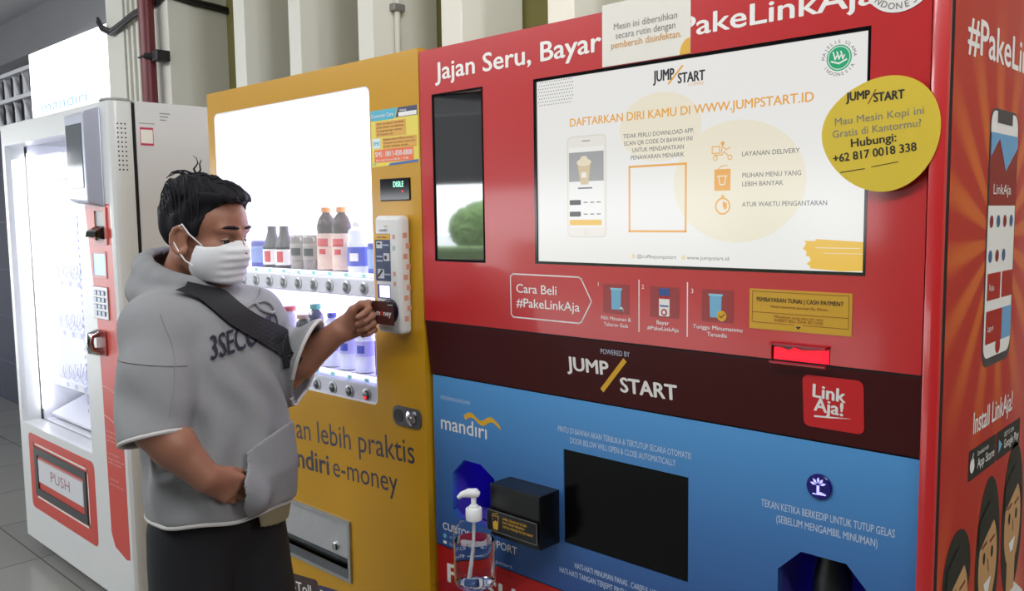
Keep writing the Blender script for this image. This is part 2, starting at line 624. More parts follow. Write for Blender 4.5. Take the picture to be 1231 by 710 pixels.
def blue_mat():
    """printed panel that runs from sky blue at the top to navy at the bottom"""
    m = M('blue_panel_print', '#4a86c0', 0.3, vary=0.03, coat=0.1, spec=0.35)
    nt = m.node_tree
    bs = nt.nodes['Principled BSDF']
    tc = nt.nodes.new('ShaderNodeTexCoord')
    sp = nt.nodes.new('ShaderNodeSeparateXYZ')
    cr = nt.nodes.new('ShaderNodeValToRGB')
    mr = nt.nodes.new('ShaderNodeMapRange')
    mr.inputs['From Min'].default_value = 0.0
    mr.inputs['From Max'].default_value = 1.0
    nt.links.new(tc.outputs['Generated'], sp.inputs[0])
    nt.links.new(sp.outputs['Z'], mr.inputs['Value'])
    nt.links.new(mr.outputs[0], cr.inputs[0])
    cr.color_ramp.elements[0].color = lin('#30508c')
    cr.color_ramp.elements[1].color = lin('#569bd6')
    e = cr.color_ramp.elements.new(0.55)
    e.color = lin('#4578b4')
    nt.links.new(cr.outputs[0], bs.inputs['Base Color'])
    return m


def side_mat():
    """red film with faint orange sun rays around the printed phone"""
    m = M('sunray_film', '#c22a26', 0.35, vary=0.03, coat=0.3)
    nt = m.node_tree
    bs = nt.nodes['Principled BSDF']
    tc = nt.nodes.new('ShaderNodeTexCoord')
    sp = nt.nodes.new('ShaderNodeSeparateXYZ')
    nt.links.new(tc.outputs['Object'], sp.inputs[0])

    def mth(op, a, bb=None):
        n = nt.nodes.new('ShaderNodeMath')
        n.operation = op
        for i, v in enumerate((a, bb)):
            if v is None:
                continue
            if isinstance(v, (int, float)):
                n.inputs[i].default_value = v
            else:
                nt.links.new(v, n.inputs[i])
        return n.outputs[0]
    # side panel centre is (.44, .98); the rays start from the phone at (.28, 1.5)
    dy = mth('ADD', sp.outputs['Y'], 0.165)
    dz = mth('SUBTRACT', sp.outputs['Z'], 0.52)
    ang = mth('ARCTAN2', dz, dy)
    s = mth('SINE', mth('MULTIPLY', ang, 16.0))
    s = mth('MULTIPLY', mth('ADD', s, 0.35), 1.6)
    r2 = mth('SQRT', mth('ADD', mth('MULTIPLY', dy, dy), mth('MULTIPLY', dz, dz)))
    fade = mth('SUBTRACT', 1.0, mth('MULTIPLY', r2, 2.6))
    n = nt.nodes.new('ShaderNodeMath'); n.operation = 'MULTIPLY'; n.use_clamp = True
    nt.links.new(s, n.inputs[0]); nt.links.new(fade, n.inputs[1])
    k = mth('MULTIPLY', n.outputs[0], 0.75)
    mx = nt.nodes.new('ShaderNodeMixRGB')
    mx.inputs[1].default_value = lin('#c02724')
    mx.inputs[2].default_value = lin('#e2742c')
    nt.links.new(k, mx.inputs[0])
    nt.links.new(mx.outputs[0], bs.inputs['Base Color'])
    return m


cm = thing('coffee_vending_machine', 'large red, maroon and blue coffee vending machine with a wide lit screen', 'vending machine', (0.52, 0.43, 0))
b = MB()
b.box(-0.03, 1.065, 0.30, 0.86, 0.06, 1.915, bev=0.004)
b.box(-0.03, 1.065, 0.03, 0.30, 0.06, 0.075)
b.box(-0.03, 1.065, 0.03, 0.30, 1.895, 1.915)
b.box(-0.03, -0.015, 0.03, 0.30, 0.06, 1.915)
b.box(1.045, 1.065, 0.03, 0.30, 0.06, 1.915)
b.build('cabinet', M('cabinet_red', '#8f2420', 0.4), cm)
for x in (0.05, 0.95):
    for y in (0.1, 0.75):
        b = MB(); b.lathe([(0.03, 0.0), (0.03, 0.015), (0.015, 0.02), (0.015, 0.062)], (x, y, 0)); b.build('foot', m_blkm, cm, True)
b = MB(); b.box(1.065, 1.072, 0.018, 0.86, 0.06, 1.905, bev=0.002)
sp_ = b.build('side_panel', side_mat(), cm)
b = MB(); b.box(1.0485, 1.0715, 0.002, 0.018, 0.06, 1.915); b.build('door_seal', m_gap, cm)
b = MB(); b.box(1.051, 1.0735, -0.012, 0.002, 0.06, 1.915, bev=0.004); b.build('door_edge', m_red, cm, True)

# upper door with openings for the screen, the slim window and the note slot
SX0, SX1, SZ0, SZ1 = 0.3085, 0.9645, 1.4536, 1.815
b = MB()
b.panel(-0.033, 1.047, 1.3145, 1.915, 0.0, 0.03, [(SX0, SX1, SZ0, SZ1), (0.0095, 0.1645, 1.453, 1.815), (0.817, 0.914, 1.3145, 1.343)])
door = b.build('upper_door', m_red, cm)
b = MB(); b.box(-0.033, 1.047, 0.001, 0.03, 1.311, 1.3145); b.build('door_seal', m_gap, cm)

p = Print(front(0.0))
p.text('Jajan Seru, Bayar', 0.021, 1.847, 0.036, m_white, w=0.455, bold=0.022)
p.build('header_lettering', cm)
p = Print(front(0.0))
p.text('#PakeLinkAja', 0.600, 1.8455, 0.032, m_white, w=0.372, bold=0.022)
p.build('header_lettering', cm)
p = Print(front(0.0))
outline = [(0.247, 1.4305), (0.420, 1.4305), (0.4265, 1.427), (0.451, 1.3855), (0.4265, 1.345), (0.420, 1.3415), (0.247, 1.3415), (0.2405, 1.347), (0.2395, 1.425)]
p.line(outline, 0.0026, m_white, closed=True)
p.text('Cara Beli', 0.256, 1.393, 0.0175, m_white, w=0.108, bold=0.012)
p.text('#PakeLinkAja', 0.256, 1.364, 0.0175, m_white, w=0.166, bold=0.012)
p.build('arrow_lettering', cm)

m_cupb = M('cup_blue', '#79b4d2', 0.4)
m_cuplid = M('cup_lid', '#8fd0e0', 0.4)
m_sq = M('square_red', '#98201f', 0.35, coat=0.3)


def steps():
    p = Print(front(0.0))
    for x in (0.560, 0.661):
        p.rect(x - 0.0011, x + 0.0011, 1.3365, 1.4315, m_white)
    for s, x, z in (('1', 0.467, 1.4155), ('2', 0.566, 1.4155), ('3', 0.6685, 1.413)):
        p.text(s, x, z, 0.0075, m_white, bold=0.012)
    for x in (0.509, 0.614, 0.7195):
        p.rrect(x - 0.030, x + 0.030, 1.366, 1.421, 0.003, m_sq)
    for x in (0.509, 0.716):
        p.poly([(x - 0.0135, 1.414), (x + 0.0135, 1.414), (x + 0.0135, 1.4105), (x - 0.0135, 1.4105)], m_cuplid, 2)
        p.poly([(x - 0.0115, 1.4105), (x + 0.0115, 1.4105), (x + 0.0105, 1.374), (x - 0.0105, 1.374)], m_cupb, 2)
    p.disc(0.521, 1.3755, 0.004, m_white, 3); p.rect(0.517, 0.526, 1.372, 1.3755, m_white, 3)
    p.rrect(0.603, 0.625, 1.369, 1.4185, 0.002, m_white, 2)
    p.rect(0.603, 0.625, 1.405, 1.4185, M('print_navy', '#31508f', 0.4), 3)
    p.rect(0.603, 0.625, 1.400, 1.405, m_redd, 3); p.rect(0.605, 0.623, 1.386, 1.3885, M('print_navy', '#31508f'), 3)
    p.disc(0.614, 1.376, 0.0062, m_redd, 3); p.disc(0.614, 1.376, 0.0035, m_white, 4)
    p.disc(0.728, 1.3775, 0.009, M('gold_print', '#e2ad2e'), 3)
    p.line([(0.7235, 1.378), (0.727, 1.3745), (0.733, 1.381)], 0.0017, M('brown_print', '#8a4a16', 0.5), 4)
    for s, xc, z, w in (('Pilih Minuman &', 0.508, 1.3535, 0.068), ('Takaran Gula', 0.508, 1.342, 0.056), ('Bayar', 0.611, 1.354, 0.026), ('#PakeLinkAja', 0.611, 1.343, 0.066),
                        ('Tunggu Minumanmu', 0.719, 1.353, 0.094), ('Tersedia', 0.719, 1.3415, 0.038)):
        p.text(s, xc, z, 0.0068, m_white, w=w, align='c', bold=0.012)
    p.build('instruction_print', cm)


steps()
m_yst = M('yellow_sticker', '#dbbe36', 0.4, vary=0.03)
m_cash = M('mustard_sticker', '#d0a02a', 0.4, vary=0.03)
b = MB(); b.prism(rr(0.7785, 0.9465, 1.3615, 1.4265, 0.001), front(0.0), 0.0, 0.0008)
q = b.build('cash_sticker', m_cash, cm)
p = Print(front(-0.0008))
m_brn = M('brown_print', '#6b4a18', 0.5)
p.line([(0.7835, 1.3725), (0.7835, 1.4225), (0.9415, 1.4225), (0.9415, 1.3725), (0.870, 1.3725)], 0.0008, m_brn)
p.line([(0.7835, 1.3725), (0.855, 1.3725)], 0.0008, m_brn)
p.rect(0.7835, 0.9415, 1.3885, 1.3893, m_brn)
p.text('PEMBAYARAN TUNAI | CASH PAYMENT', 0.8625, 1.4065, 0.0068, m_dark, w=0.142, align='c', bold=0.012)
p.text('Hanya menerima pecahan Rp. Ribuan', 0.8625, 1.3975, 0.0045, m_brn, w=0.094, align='c')
p.text('Masukkan uang satu per satu', 0.8625, 1.3815, 0.0045, m_brn, w=0.080, align='c')
p.text('INSERT BILL ONE BY ONE', 0.8625, 1.3755, 0.0045, m_brn, w=0.080, align='c')
p.poly([(0.858, 1.370), (0.867, 1.370), (0.8625, 1.3655)], m_dark)
p.build('lettering', q)

# glowing bank-note slot
b = MB()
b.box(0.817, 0.914, 0.006, 0.028, 1.312, 1.343)
q = b.build('note_slot', M('note_slot_dark', '#3a0707', 0.3, coat=0.5), cm)
b = MB()
b.prism([(0.820, 1.3135), (0.911, 1.3135), (0.911, 1.3365), (0.868, 1.333), (0.853, 1.336), (0.846, 1.331), (0.832, 1.3345), (0.820, 1.334)], lambda u, v, h: (u, h, v), 0.004, 0.0035)
b.build('red_lamp', M('red_lamp_glow', '#ff1030', 0.3, emit=0.95, ecol='#f0082c', vary=0.3, scale=60), q)
b = MB(); b.box(0.819, 0.912, -0.012, 0.006, 1.3385, 1.343, bev=0.001); b.box(0.819, 0.912, -0.012, -0.008, 1.3095, 1.3135, bev=0.001)
b.build('slot_lip', M('clear_red', '#8a0c1e', 0.15, emit=0.08, ecol='#d00020'), q)

# slim dark window
q = MB(); q.prism([(0.0095, 0.002), (0.1645, 0.029), (0.1645, 0.0295), (0.0095, 0.006)], lambda u, v, h: (u, v, h), 1.453, 1.815)
sl = q.build('slim_window', M('dark_mirror_glass', '#8b8d8e', 0.03, metal=0.75, vary=0.02), cm)
b = MB(); b.panel(0.0075, 0.1665, 1.451, 1.817, -0.0008, 0.002, [(0.0112, 0.1628, 1.4548, 1.8132)]); b.build('window_frame', M('frame_black', '#0a0a0b', 0.8, spec=0.1), sl)

# ---- the display
b = MB()
b.panel(SX0, SX1, SZ0, SZ1, -0.0005, 0.012, [(SX0 + 0.006, SX1 - 0.004, SZ0 + 0.005, SZ1 - 0.006)])
q = b.build('display_bezel', m_blk, cm)


def scr(name, hexa, e=0.86):
    m = M(name, '#101010', 0.16, vary=0, emit=e, ecol=hexa, coat=0.0)
    return m


s_bg = scr('screen_white', '#f3f2ef')
s_dk = scr('screen_dark', '#3c3c40')
s_or = scr('screen_orange', '#efae52')
s_gy = scr('screen_grey', '#77777a')
s_yl = scr('screen_yellow', '#f0c24a')
s_cr = scr('screen_cream', '#f3ecd6')
s_gn = scr('screen_green', '#35ac78')
s_ph = scr('screen_phone', '#e3ddd0')
s_pg = scr('screen_photo', '#a8a8a8')
p = Print(front(0.0035))
p.rect(SX0 + 0.006, SX1 - 0.004, SZ0 + 0.005, SZ1 - 0.006, s_bg, 0)
p.disc(0.60, 1.70, 0.085, s_cr, 0.5, ry=0.06)
p.disc(0.75, 1.60, 0.12, s_cr, 0.5, ry=0.10)
for i in range(15):
    for j in range(8):
        x, z = 0.319 + i * 0.006 + (j % 2) * 0.003, 1.8065 - j * 0.0062
        if x < SX0 + 0.008 or x - 0.319 > 0.092 - j * 0.002 + 0.006 or (i + j < 1):
            continue
        p.disc(x, z, 0.00125, s_gy, 1, n=6)
p.text('JUMP', 0.588, 1.7785, 0.0185, s_dk, w=0.042, bold=0.03)
p.text('START', 0.638, 1.7705, 0.0165, s_dk, w=0.052, bold=0.03)
p.line([(0.6195, 1.7725), (0.646, 1.798)], 0.0036, s_or)
p.text('COFFEE', 0.658, 1.7635, 0.0048, s_or, w=0.030)
p.text('DAFTARKAN DIRI KAMU DI WWW.JUMPSTART.ID', 0.399, 1.7165, 0.0145, s_or, w=0.48, bold=0.018)
for s, xc, z, w in (('TIDAK PERLU DOWNLOAD APP,', 0.5965, 1.6855, 0.147), ('SCAN QR CODE DI BAWAH INI', 0.596, 1.6725, 0.142), ('UNTUK MENDAPATKAN', 0.5965, 1.6595, 0.107), ('PENAWARAN MENARIK', 0.5955, 1.6465, 0.111)):
    p.text(s, xc, z, 0.0074, s_gy, w=w, align='c', bold=0.008)
p.line([(0.5365, 1.5185), (0.5365, 1.634), (0.6545, 1.634), (0.6545, 1.5185)], 0.0038, s_or, closed=True)
# phone picture
p.rrect(0.3905, 0.4845, 1.5065, 1.6975, 0.011, s_ph)
p.rrect(0.3925, 0.4825, 1.5085, 1.6955, 0.0095, scr('screen_phone_light', '#f0ece4'), 1.5)
p.rect(0.396, 0.479, 1.526, 1.676, scr('screen_card', '#f6f5f2'), 2)
p.rect(0.396, 0.479, 1.612, 1.667, s_pg, 3)
p.poly([(0.417, 1.6465), (0.449, 1.6465), (0.443, 1.606), (0.425, 1.606)], scr('screen_latte', '#dcc7a2'), 4)
p.disc(0.433, 1.6475, 0.0175, scr('screen_foam', '#efe2c6'), 5, ry=0.007)
p.disc(0.433, 1.6535, 0.009, scr('screen_foam', '#efe2c6'), 5, ry=0.006)
p.rect(0.427, 0.439, 1.619, 1.629, scr('screen_latte_label', '#f4efe4'), 5)
p.rrect(0.397, 0.4245, 1.568, 1.5775, 0.002, s_dk, 3)
p.rrect(0.397, 0.4245, 1.546, 1.5555, 0.002, s_dk, 3)
p.rrect(0.397, 0.474, 1.5295, 1.540, 0.002, s_yl, 3)
for k in range(3):
    p.rect(0.431 + k * 0.0155, 0.441 + k * 0.0155, 1.5715, 1.5735, s_gy, 3)
    p.rect(0.431 + k * 0.0155, 0.441 + k * 0.0155, 1.5495, 1.5515, s_gy, 3)
p.rect(0.418, 0.452, 1.598, 1.601, s_gy, 3)
p.ring(0.4375, 1.5165, 0.0045, 0.0053, s_ph, 3, n=16)
p.rect(0.428, 0.447, 1.6865, 1.688, s_gy, 3)
# icon: delivery rider
def icon_lines(lines, w=0.0016):
    for l in lines:
        p.line(l, w, s_or)
icon_lines([[(0.705, 1.659), (0.705, 1.648), (0.719, 1.648), (0.719, 1.659), (0.705, 1.659)], [(0.709, 1.645), (0.724, 1.645), (0.727, 1.650), (0.735, 1.643)],
            [(0.722, 1.648), (0.724, 1.659), (0.731, 1.653), (0.738, 1.656)]])
p.ring(0.711, 1.640, 0.003, 0.0045, s_or, n=12); p.ring(0.738, 1.640, 0.003, 0.0045, s_or, n=12); p.disc(0.7245, 1.6635, 0.0035, s_or, n=12)
p.text('LAYANAN DELIVERY', 0.760, 1.6405, 0.0074, s_gy, w=0.098, bold=0.008)
p.rect(0.7095, 0.7395, 1.586, 1.6215, s_or)
p.line([(0.7165, 1.6215), (0.722, 1.626), (0.733, 1.6275)], 0.0014, s_or)
p.line([(0.7175, 1.610), (0.7205, 1.596), (0.7285, 1.596), (0.7315, 1.610)], 0.0018, s_cr, 2); p.line([(0.716, 1.610), (0.733, 1.610)], 0.0018, s_cr, 2)
p.text('PILIHAN MENU YANG', 0.761, 1.606, 0.0074, s_gy, w=0.100, bold=0.008)
p.text('LEBIH BANYAK', 0.761, 1.592, 0.0074, s_gy, w=0.071, bold=0.008)
p.ring(0.7255, 1.5605, 0.0115, 0.0142, s_or); p.rect(0.7215, 0.7295, 1.575, 1.577, s_or); p.rect(0.7245, 0.7265, 1.575, 1.580, s_or)
p.poly([(0.7255, 1.5605), (0.7255, 1.569), (0.7335, 1.565), (0.7335, 1.558), (0.7300, 1.554)], s_or)
p.text('ATUR WAKTU PENGANTARAN', 0.761, 1.5590, 0.0074, s_gy, w=0.142, bold=0.008)
p.ring(0.5455, 1.4735, 0.002, 0.0034, s_yl, n=12); p.text('@coffeejumpstart', 0.553, 1.4705, 0.0064, s_gy, w=0.083)
p.ring(0.6505, 1.4735, 0.002, 0.0034, s_yl, n=12); p.text('www.jumpstart.id', 0.657, 1.4705, 0.0064, s_gy, w=0.081)
p.poly([(0.866, 1.4925), (0.871, 1.500), (0.868, 1.5045), (0.886, 1.5045), (0.886, 1.5075), (SX1 - 0.004, 1.5035), (SX1 - 0.004, 1.4605), (0.925, 1.459), (0.878, 1.462), (0.878, 1.4655), (0.872, 1.469), (0.879, 1.474), (0.877, 1.480), (0.871, 1.4815), (0.872, 1.4875)], s_yl)
p.rect(0.886, 0.955, 1.4935, 1.4945, s_cr, 2); p.rect(0.900, 0.962, 1.4855, 1.4862, s_cr, 2)


def halal(p, u, v, r, bg, gn, dk):
    p.disc(u, v, r, bg, 1)
    p.disc(u, v, r * 0.66, gn, 2)
    p.ring(u, v, r * 0.55, r * 0.59, bg, 3)
    for k in (-1, 0, 1):
        p.line([(u + k * r * 0.2 - r * 0.1, v + r * 0.3), (u + k * r * 0.2, v - r * 0.05), (u + k * r * 0.2 + r * 0.08, v + r * 0.1)], r * 0.07, bg, 3)
    p.line([(u - r * 0.38, v - r * 0.15), (u, v - r * 0.28), (u + r * 0.38, v - r * 0.12)], r * 0.08, bg, 3)
    p.arctext('MAJELIS ULAMA', u, v, r * 0.74, r * 0.17, dk, PI / 2, 2, True, 0.25)
    p.arctext('INDONESIA', u, v, r * 0.74, r * 0.17, dk, -PI / 2, 2, False, 0.25)


halal(p, 0.917, 1.776, 0.0290, s_bg, s_gn, s_gy)
p.build('display_picture', q)

# stickers on the door
b = MB(); b.prism([(0.4795, 1.8165), (0.6645, 1.8165), (0.6645, 1.926), (0.4795, 1.926)], front(0.0), 0.0, 0.0012)
q = b.build('disinfectant_notice', M('paper_cream', '#e8e4d8', 0.6, vary=0.02), cm)
p = Print(front(-0.0012))
m_tx = M('text_grey', '#7f7c76', 0.5)
p.text('Mesin ini dibersihkan', 0.506, 1.8785, 0.0115, m_tx, w=0.133)
p.text('secara rutin dengan', 0.510, 1.8625, 0.0115, m_tx, w=0.125)
p.text('pembersih disinfektan.', 0.500, 1.8465, 0.0115, M('text_orange', '#d9a05a', 0.5), w=0.147, bold=0.01)
p.poly([(0.6645, 1.8165)] + [(0.6645 - 0.0205 * math.cos(a), 1.8165 + 0.0265 * math.sin(a)) for a in [PI / 2 * k / 10 for k in range(11)]], m_gold)
p.build('lettering', q)
b = MB(); b.prism([(1.003 + 0.051 * math.cos(2 * PI * k / 40), 1.878 + 0.051 * math.sin(2 * PI * k / 40)) for k in range(40)], front(0.0), 0.0, 0.0008)
q = b.build('halal_sticker', m_white, cm)
p = Print(front(-0.0008)); halal(p, 1.003, 1.878, 0.051, m_white, m_green, m_tx); p.build('emblem', q)
blob = []
for k in range(60):
    a = 2 * PI * k / 60
    blob.append((0.9795 + 0.0835 * math.cos(a) + 0.004 * math.cos(2 * a), 1.6605 + 0.0795 * math.sin(a) + 0.011 * math.sin(a) * math.cos(a) * 1.6 + 0.003 * math.cos(2 * a)))
b = MB(); b.prism(blob, front(-0.0125), 0.0, 0.0012)
b.prism([(0.96, 1.65), (1.03, 1.65), (1.03, 1.67), (0.96, 1.67)], front(0.0), 0.0, 0.0128)
q = b.build('yellow_contact_sticker', m_yst, cm)
p = Print(front(-0.0137))
rt = 0.06
p.text('JUMP', 0.936, 1.7095, 0.0120, m_dark, w=0.034, bold=0.03, rot=0.02); p.text('START', 0.976, 1.7045, 0.0120, m_dark, w=0.042, bold=0.03, rot=0.03)
p.line([(0.968, 1.703), (0.978, 1.7215)], 0.0014, M('brown_print', '#8a4a16'))
p.text('Mau Mesin Kopi ini', 0.920, 1.6755, 0.0105, m_tx, w=0.125, rot=0.05)
p.text('Gratis di Kantormu?', 0.917, 1.6575, 0.0105, m_tx, w=0.125, rot=0.06)
p.text('Hubungi:', 0.945, 1.6425, 0.0115, m_dark, w=0.064, rot=0.07, bold=0.02)
p.text('+62 817 0018 338', 0.919, 1.6215, 0.0115, m_dark, w=0.118, rot=0.09, bold=0.02)
p.line([(0.930, 1.6065), (0.965, 1.6105)], 0.0012, m_dark); p.line([(0.975, 1.6125), (1.012, 1.618)], 0.0010, m_dark)
p.build('lettering', q)

# ---- maroon band
b = MB(); b.panel(-0.031, 1.047, 1.1905, 1.311, 0.013, 0.03, [], ytop=0.001)
band = b.build('maroon_band', m_mar, cm)
BND = lambda u, v, h: (u, 0.013 - 0.012 * (v - 1.1905) / 0.1205 - h, v)
p = Print(BND)
p.text('POWERED BY', 0.470, 1.2875, 0.0095, m_pale, w=0.067)
p.text('JUMP', 0.385, 1.247, 0.026, m_white, w=0.100, bold=0.035)
p.text('START', 0.512, 1.219, 0.027, m_white, w=0.122, bold=0.035)
p.line([(0.470, 1.2185), (0.5225, 1.2775)], 0.0095, m_gold)
p.build('brand_lettering', cm)
b = MB(); b.prism(rr(0.8695, 0.965, 1.212, 1.2955, 0.010), BND, -0.001, 0.0012)
q = b.build('payment_logo', M('logo_red', '#cf2226', 0.35, coat=0.3), cm)
p = Print(lambda u, v, h: BND(u, v, h + 0.0012))
p.text('Link', 0.886, 1.2615, 0.0205, m_white, w=0.051, bold=0.03, rot=-0.06)
p.text('Aja!', 0.8875, 1.2395, 0.0205, m_white, w=0.045, bold=0.03, rot=-0.06)
p.poly([(0.887, 1.2315), (0.915, 1.2330), (0.947, 1.2345), (0.915, 1.2305), (0.887, 1.2285)], m_white)
p.build('lettering', q)
b = MB(); b.lathe([(0.0125, 0), (0.0125, 0.003), (0.0105, 0.005), (0.0045, 0.005), (0.0045, 0.003)], (0.115, 0.012, 1.279), axis='y'); b.build('lock', m_chrome, cm, True)

# ---- blue lower door
YB = 0.015
NL = (0.0330, 0.1690, 0.862, 1.0035)   # left collection niche
NR = (0.827, 0.976, 0.79, 1.002)       # right collection niche
MN = (0.365, 0.6555, 0.888, 1.082)     # dark pane
b = MB()
b.panel(-0.027, 1.047, 0.786, 1.187, YB, 0.03, [NL, NR, MN])
fy = lambda u, v, h: (u, h, v)
for (x0, x1, z0, z1), poly in ((NL, [(0.0330, 1.0035), (0.0330, 0.966), (0.073, 1.0035)]), (NL, [(0.169, 1.0035), (0.125, 1.0035), (0.169, 0.978)]), (NL, [(0.033, 0.862), (0.033, 0.880), (0.055, 0.862)]),
                               (NR, [(0.827, 1.002), (0.827, 0.963), (0.866, 1.002)]), (NR, [(0.976, 1.002), (0.940, 1.002), (0.976, 0.964)])):
    b.prism(poly, fy, YB + 0.0002, 0.029)
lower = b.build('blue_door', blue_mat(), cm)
b = MB(); b.box(-0.027, 1.047, 0.017, 0.03, 0.783, 0.786); b.box(-0.027, 1.047, 0.017, 0.03, 1.187, 1.1905); b.build('door_seal', m_gap, cm)
m_niche = M('niche_violet', '#5a50b0', 0.35, vary=0.05)
for (x0, x1, z0, z1), nm in ((NL, 'left'), (NR, 'right')):
    b = MB()
    b.box(x0 - 0.004, x1 + 0.004, 0.15, 0.155, z0 - 0.004, z1 + 0.004)
    b.box(x0 - 0.004, x0 - 0.001, 0.031, 0.15, z0 - 0.004, z1 + 0.004)
    b.box(x1 + 0.001, x1 + 0.004, 0.031, 0.15, z0 - 0.004, z1 + 0.004)
    b.box(x0 - 0.001, x1 + 0.001, 0.031, 0.15, z0 - 0.004, z0 - 0.001)
    b.box(x0 - 0.001, x1 + 0.001, 0.031, 0.15, z1 + 0.001, z1 + 0.004)
    q = b.build('collection_niche', m_niche, cm)
    b = MB(); b.box(x1 - 0.03, x1 - 0.012, 0.10, 0.135, z0 + 0.004, z0 + 0.012)
    if nm == 'left':
        b.build('blue_lamp', M('blue_led', '#5040ff', 0.4, emit=6.5, ecol='#5018ff', vary=0), q); b = MB()
        b.box(x0 + 0.03, x1 - 0.03, 0.135, 0.142, z1 - 0.016, z1 - 0.008)
    b.build('blue_lamp', M('blue_led', '#5040ff', 0.4, emit=6.5, ecol='#5018ff', vary=0), q)
    if nm == 'right':
        b = MB(); b.lathe([(0.030, 0), (0.030, 0.16), (0.024, 0.19), (0.024, 0.205)], (x0 + 0.068, 0.075, z0), n=28); b.build('nozzle', m_blkm, q, True)
b = MB(); b.box(MN[0] + 0.0005, MN[1] - 0.0005, YB + 0.002, 0.028, MN[2] + 0.0005, MN[3] - 0.0005, bev=0.001)
b.build('dark_pane', M('dark_pane_glass', '#070709', 0.2, vary=0.1, spec=0.25), cm)
p = Print(front(YB))
p.text('PERSEMBAHAN DARI:', -0.001, 1.133, 0.0085, m_pale, w=0.098)
p.build('lettering', cm)
p = Print(front(YB))
p.text('mandırı', -0.002, 1.064, 0.0325, m_white, w=0.149, bold=0.008)
w = []
for k in range(25):
    s = k / 24
    w.append((0.075 + 0.112 * s, 1.1045 + 0.0065 * math.sin(s * 2 * PI * 1.75 - 0.5) - 0.002 * s))
up = [(u, v + 0.0055) for u, v in w]
dn = [(u + 0.004, v - 0.0055) for u, v in w]
for k in range(24):
    p.poly([dn[k], dn[k + 1], up[k + 1], up[k]], m_gold)
p.build('bank_logo', cm)
p = Print(front(YB))
p.text('PINTU DI BAWAH AKAN TERBUKA & TERTUTUP SECARA OTOMATIS', 0.352, 1.1165, 0.0112, m_pale, w=0.309, bold=0.006)
p.text('DOOR BELOW WILL OPEN & CLOSE AUTOMATICALLY', 0.384, 1.0975, 0.0112, m_pale, w=0.245, bold=0.006)
p.build('door_lettering', cm)
p = Print(front(YB))
p.text('TEKAN KETIKA BERKEDIP UNTUK TUTUP GELAS', 0.796, 1.0625, 0.0120, m_pale, w=0.216, bold=0.006)
p.text('(SEBELUM MENGAMBIL MINUMAN)', 0.823, 1.0415, 0.0120, m_pale, w=0.164, bold=0.006)
p.build('door_lettering', cm)
p = Print(front(YB))
p.text('HATI-HATI MINUMAN PANAS . CAREFUL HOT DRINK', 0.393, 0.8425, 0.0112, m_pale, w=0.235, bold=0.006)
p.text('HATI-HATI TANGAN TERJEPIT PINTU . CAREFUL WITH THE DOOR', 0.353, 0.823, 0.0112, m_pale, w=0.300, bold=0.006)
p.build('door_lettering', cm)
p = Print(front(YB))
p.text('CUSTOMER SUPPORT', -0.003, 0.826, 0.0165, m_white, w=0.236, bold=0.012)
p.disc(0.003, 0.811, 0.0055, M('icon_teal', '#6fb2cc', 0.4)); p.text('+62 817 0018 338', 0.019, 0.808, 0.0075, m_pale, w=0.15)
p.rrect(-0.003, 0.009, 0.792, 0.799, 0.002, m_white); p.text('hello@coffeejumpstart', 0.019, 0.7915, 0.0075, m_pale, w=0.20)
p.build('door_lettering', cm)
b = MB()
b.lathe([(0.0205, 0), (0.0205, 0.003), (0.019, 0.0045), (0.003, 0.0045)], (0.895, YB, 1.1165), axis='y')
q = b.build('push_button', M('button_navy', '#120f4a', 0.2, emit=0.1, ecol='#2a20c0'), cm, True)
p = Print(front(YB - 0.0045))
m_bl = M('button_light', '#b8b8ff', 0.4, emit=1.1, ecol='#a9a4ff', vary=0)
cx, cz = 0.8945, 1.119
p.rect(cx - 0.0022, cx + 0.0022, cz - 0.0145, cz, m_bl)
for a in (20, 55, 90, 130, 165):
    a = math.radians(a)
    p.poly([(cx + 0.003 * math.cos(a), cz + 0.003 * math.sin(a)), (cx + 0.009 * math.cos(a - 0.25), cz + 0.009 * math.sin(a - 0.25)), (cx + 0.0135 * math.cos(a), cz + 0.0135 * math.sin(a)), (cx + 0.009 * math.cos(a + 0.25), cz + 0.009 * math.sin(a + 0.25))], m_bl)
p.poly([(cx - 0.009, cz - 0.0155), (cx + 0.013, cz - 0.0145), (cx + 0.013, cz - 0.0125), (cx + 0.004, cz - 0.0095), (cx - 0.002, cz - 0.0135), (cx - 0.009, cz - 0.0135)], m_bl)
p.build('palm_light', q)

# black cup dispenser box with its little sign
b = MB(); b.box(0.2145, 0.353, -0.045, 0.028, 0.884, 0.995, bev=0.002)
q = b.build('cup_dispenser', M('box_black', '#0a0a0d', 0.35, vary=0.1), cm)
tilt = Matrix.Rotation(math.radians(4), 3, 'X')
b = MB(); b.box(0.2125, 0.3535, -0.0535, -0.0505, 0.898, 0.9425)
b.box(0.25, 0.32, -0.0505, -0.0445, 0.905, 0.935)
sg = b.build('cup_sign', M('sign_black', '#141418', 0.35), q)
p = Print(front(-0.0535))
p.line([(0.2132, 0.8987), (0.3528, 0.8987), (0.3528, 0.9418), (0.2132, 0.9418)], 0.0011, m_grey, closed=True)
p.poly([(0.2285, 0.932), (0.2475, 0.932), (0.2445, 0.903), (0.2315, 0.903)], m_gold)
p.poly([(0.2300, 0.931), (0.2462, 0.931), (0.2450, 0.919), (0.2395, 0.923), (0.2308, 0.917)], M('sign_black', '#141418'), 2)
p.line([(0.2285, 0.932), (0.2335, 0.937), (0.2385, 0.935), (0.2425, 0.939), (0.2475, 0.932)], 0.0011, m_gold, 2)
for s, z, w_ in (('AMBIL GELAS/CUP DI SINI', 0.9285, 0.066), ('DAN TARUH MINUMAN', 0.9205, 0.060), ('UNTUK MENGISI TUTUP RAPAT', 0.9120, 0.084)):
    p.text(s, 0.259, z, 0.0048, m_gold, w=w_, bold=0.01)
p.build('lettering', sg)

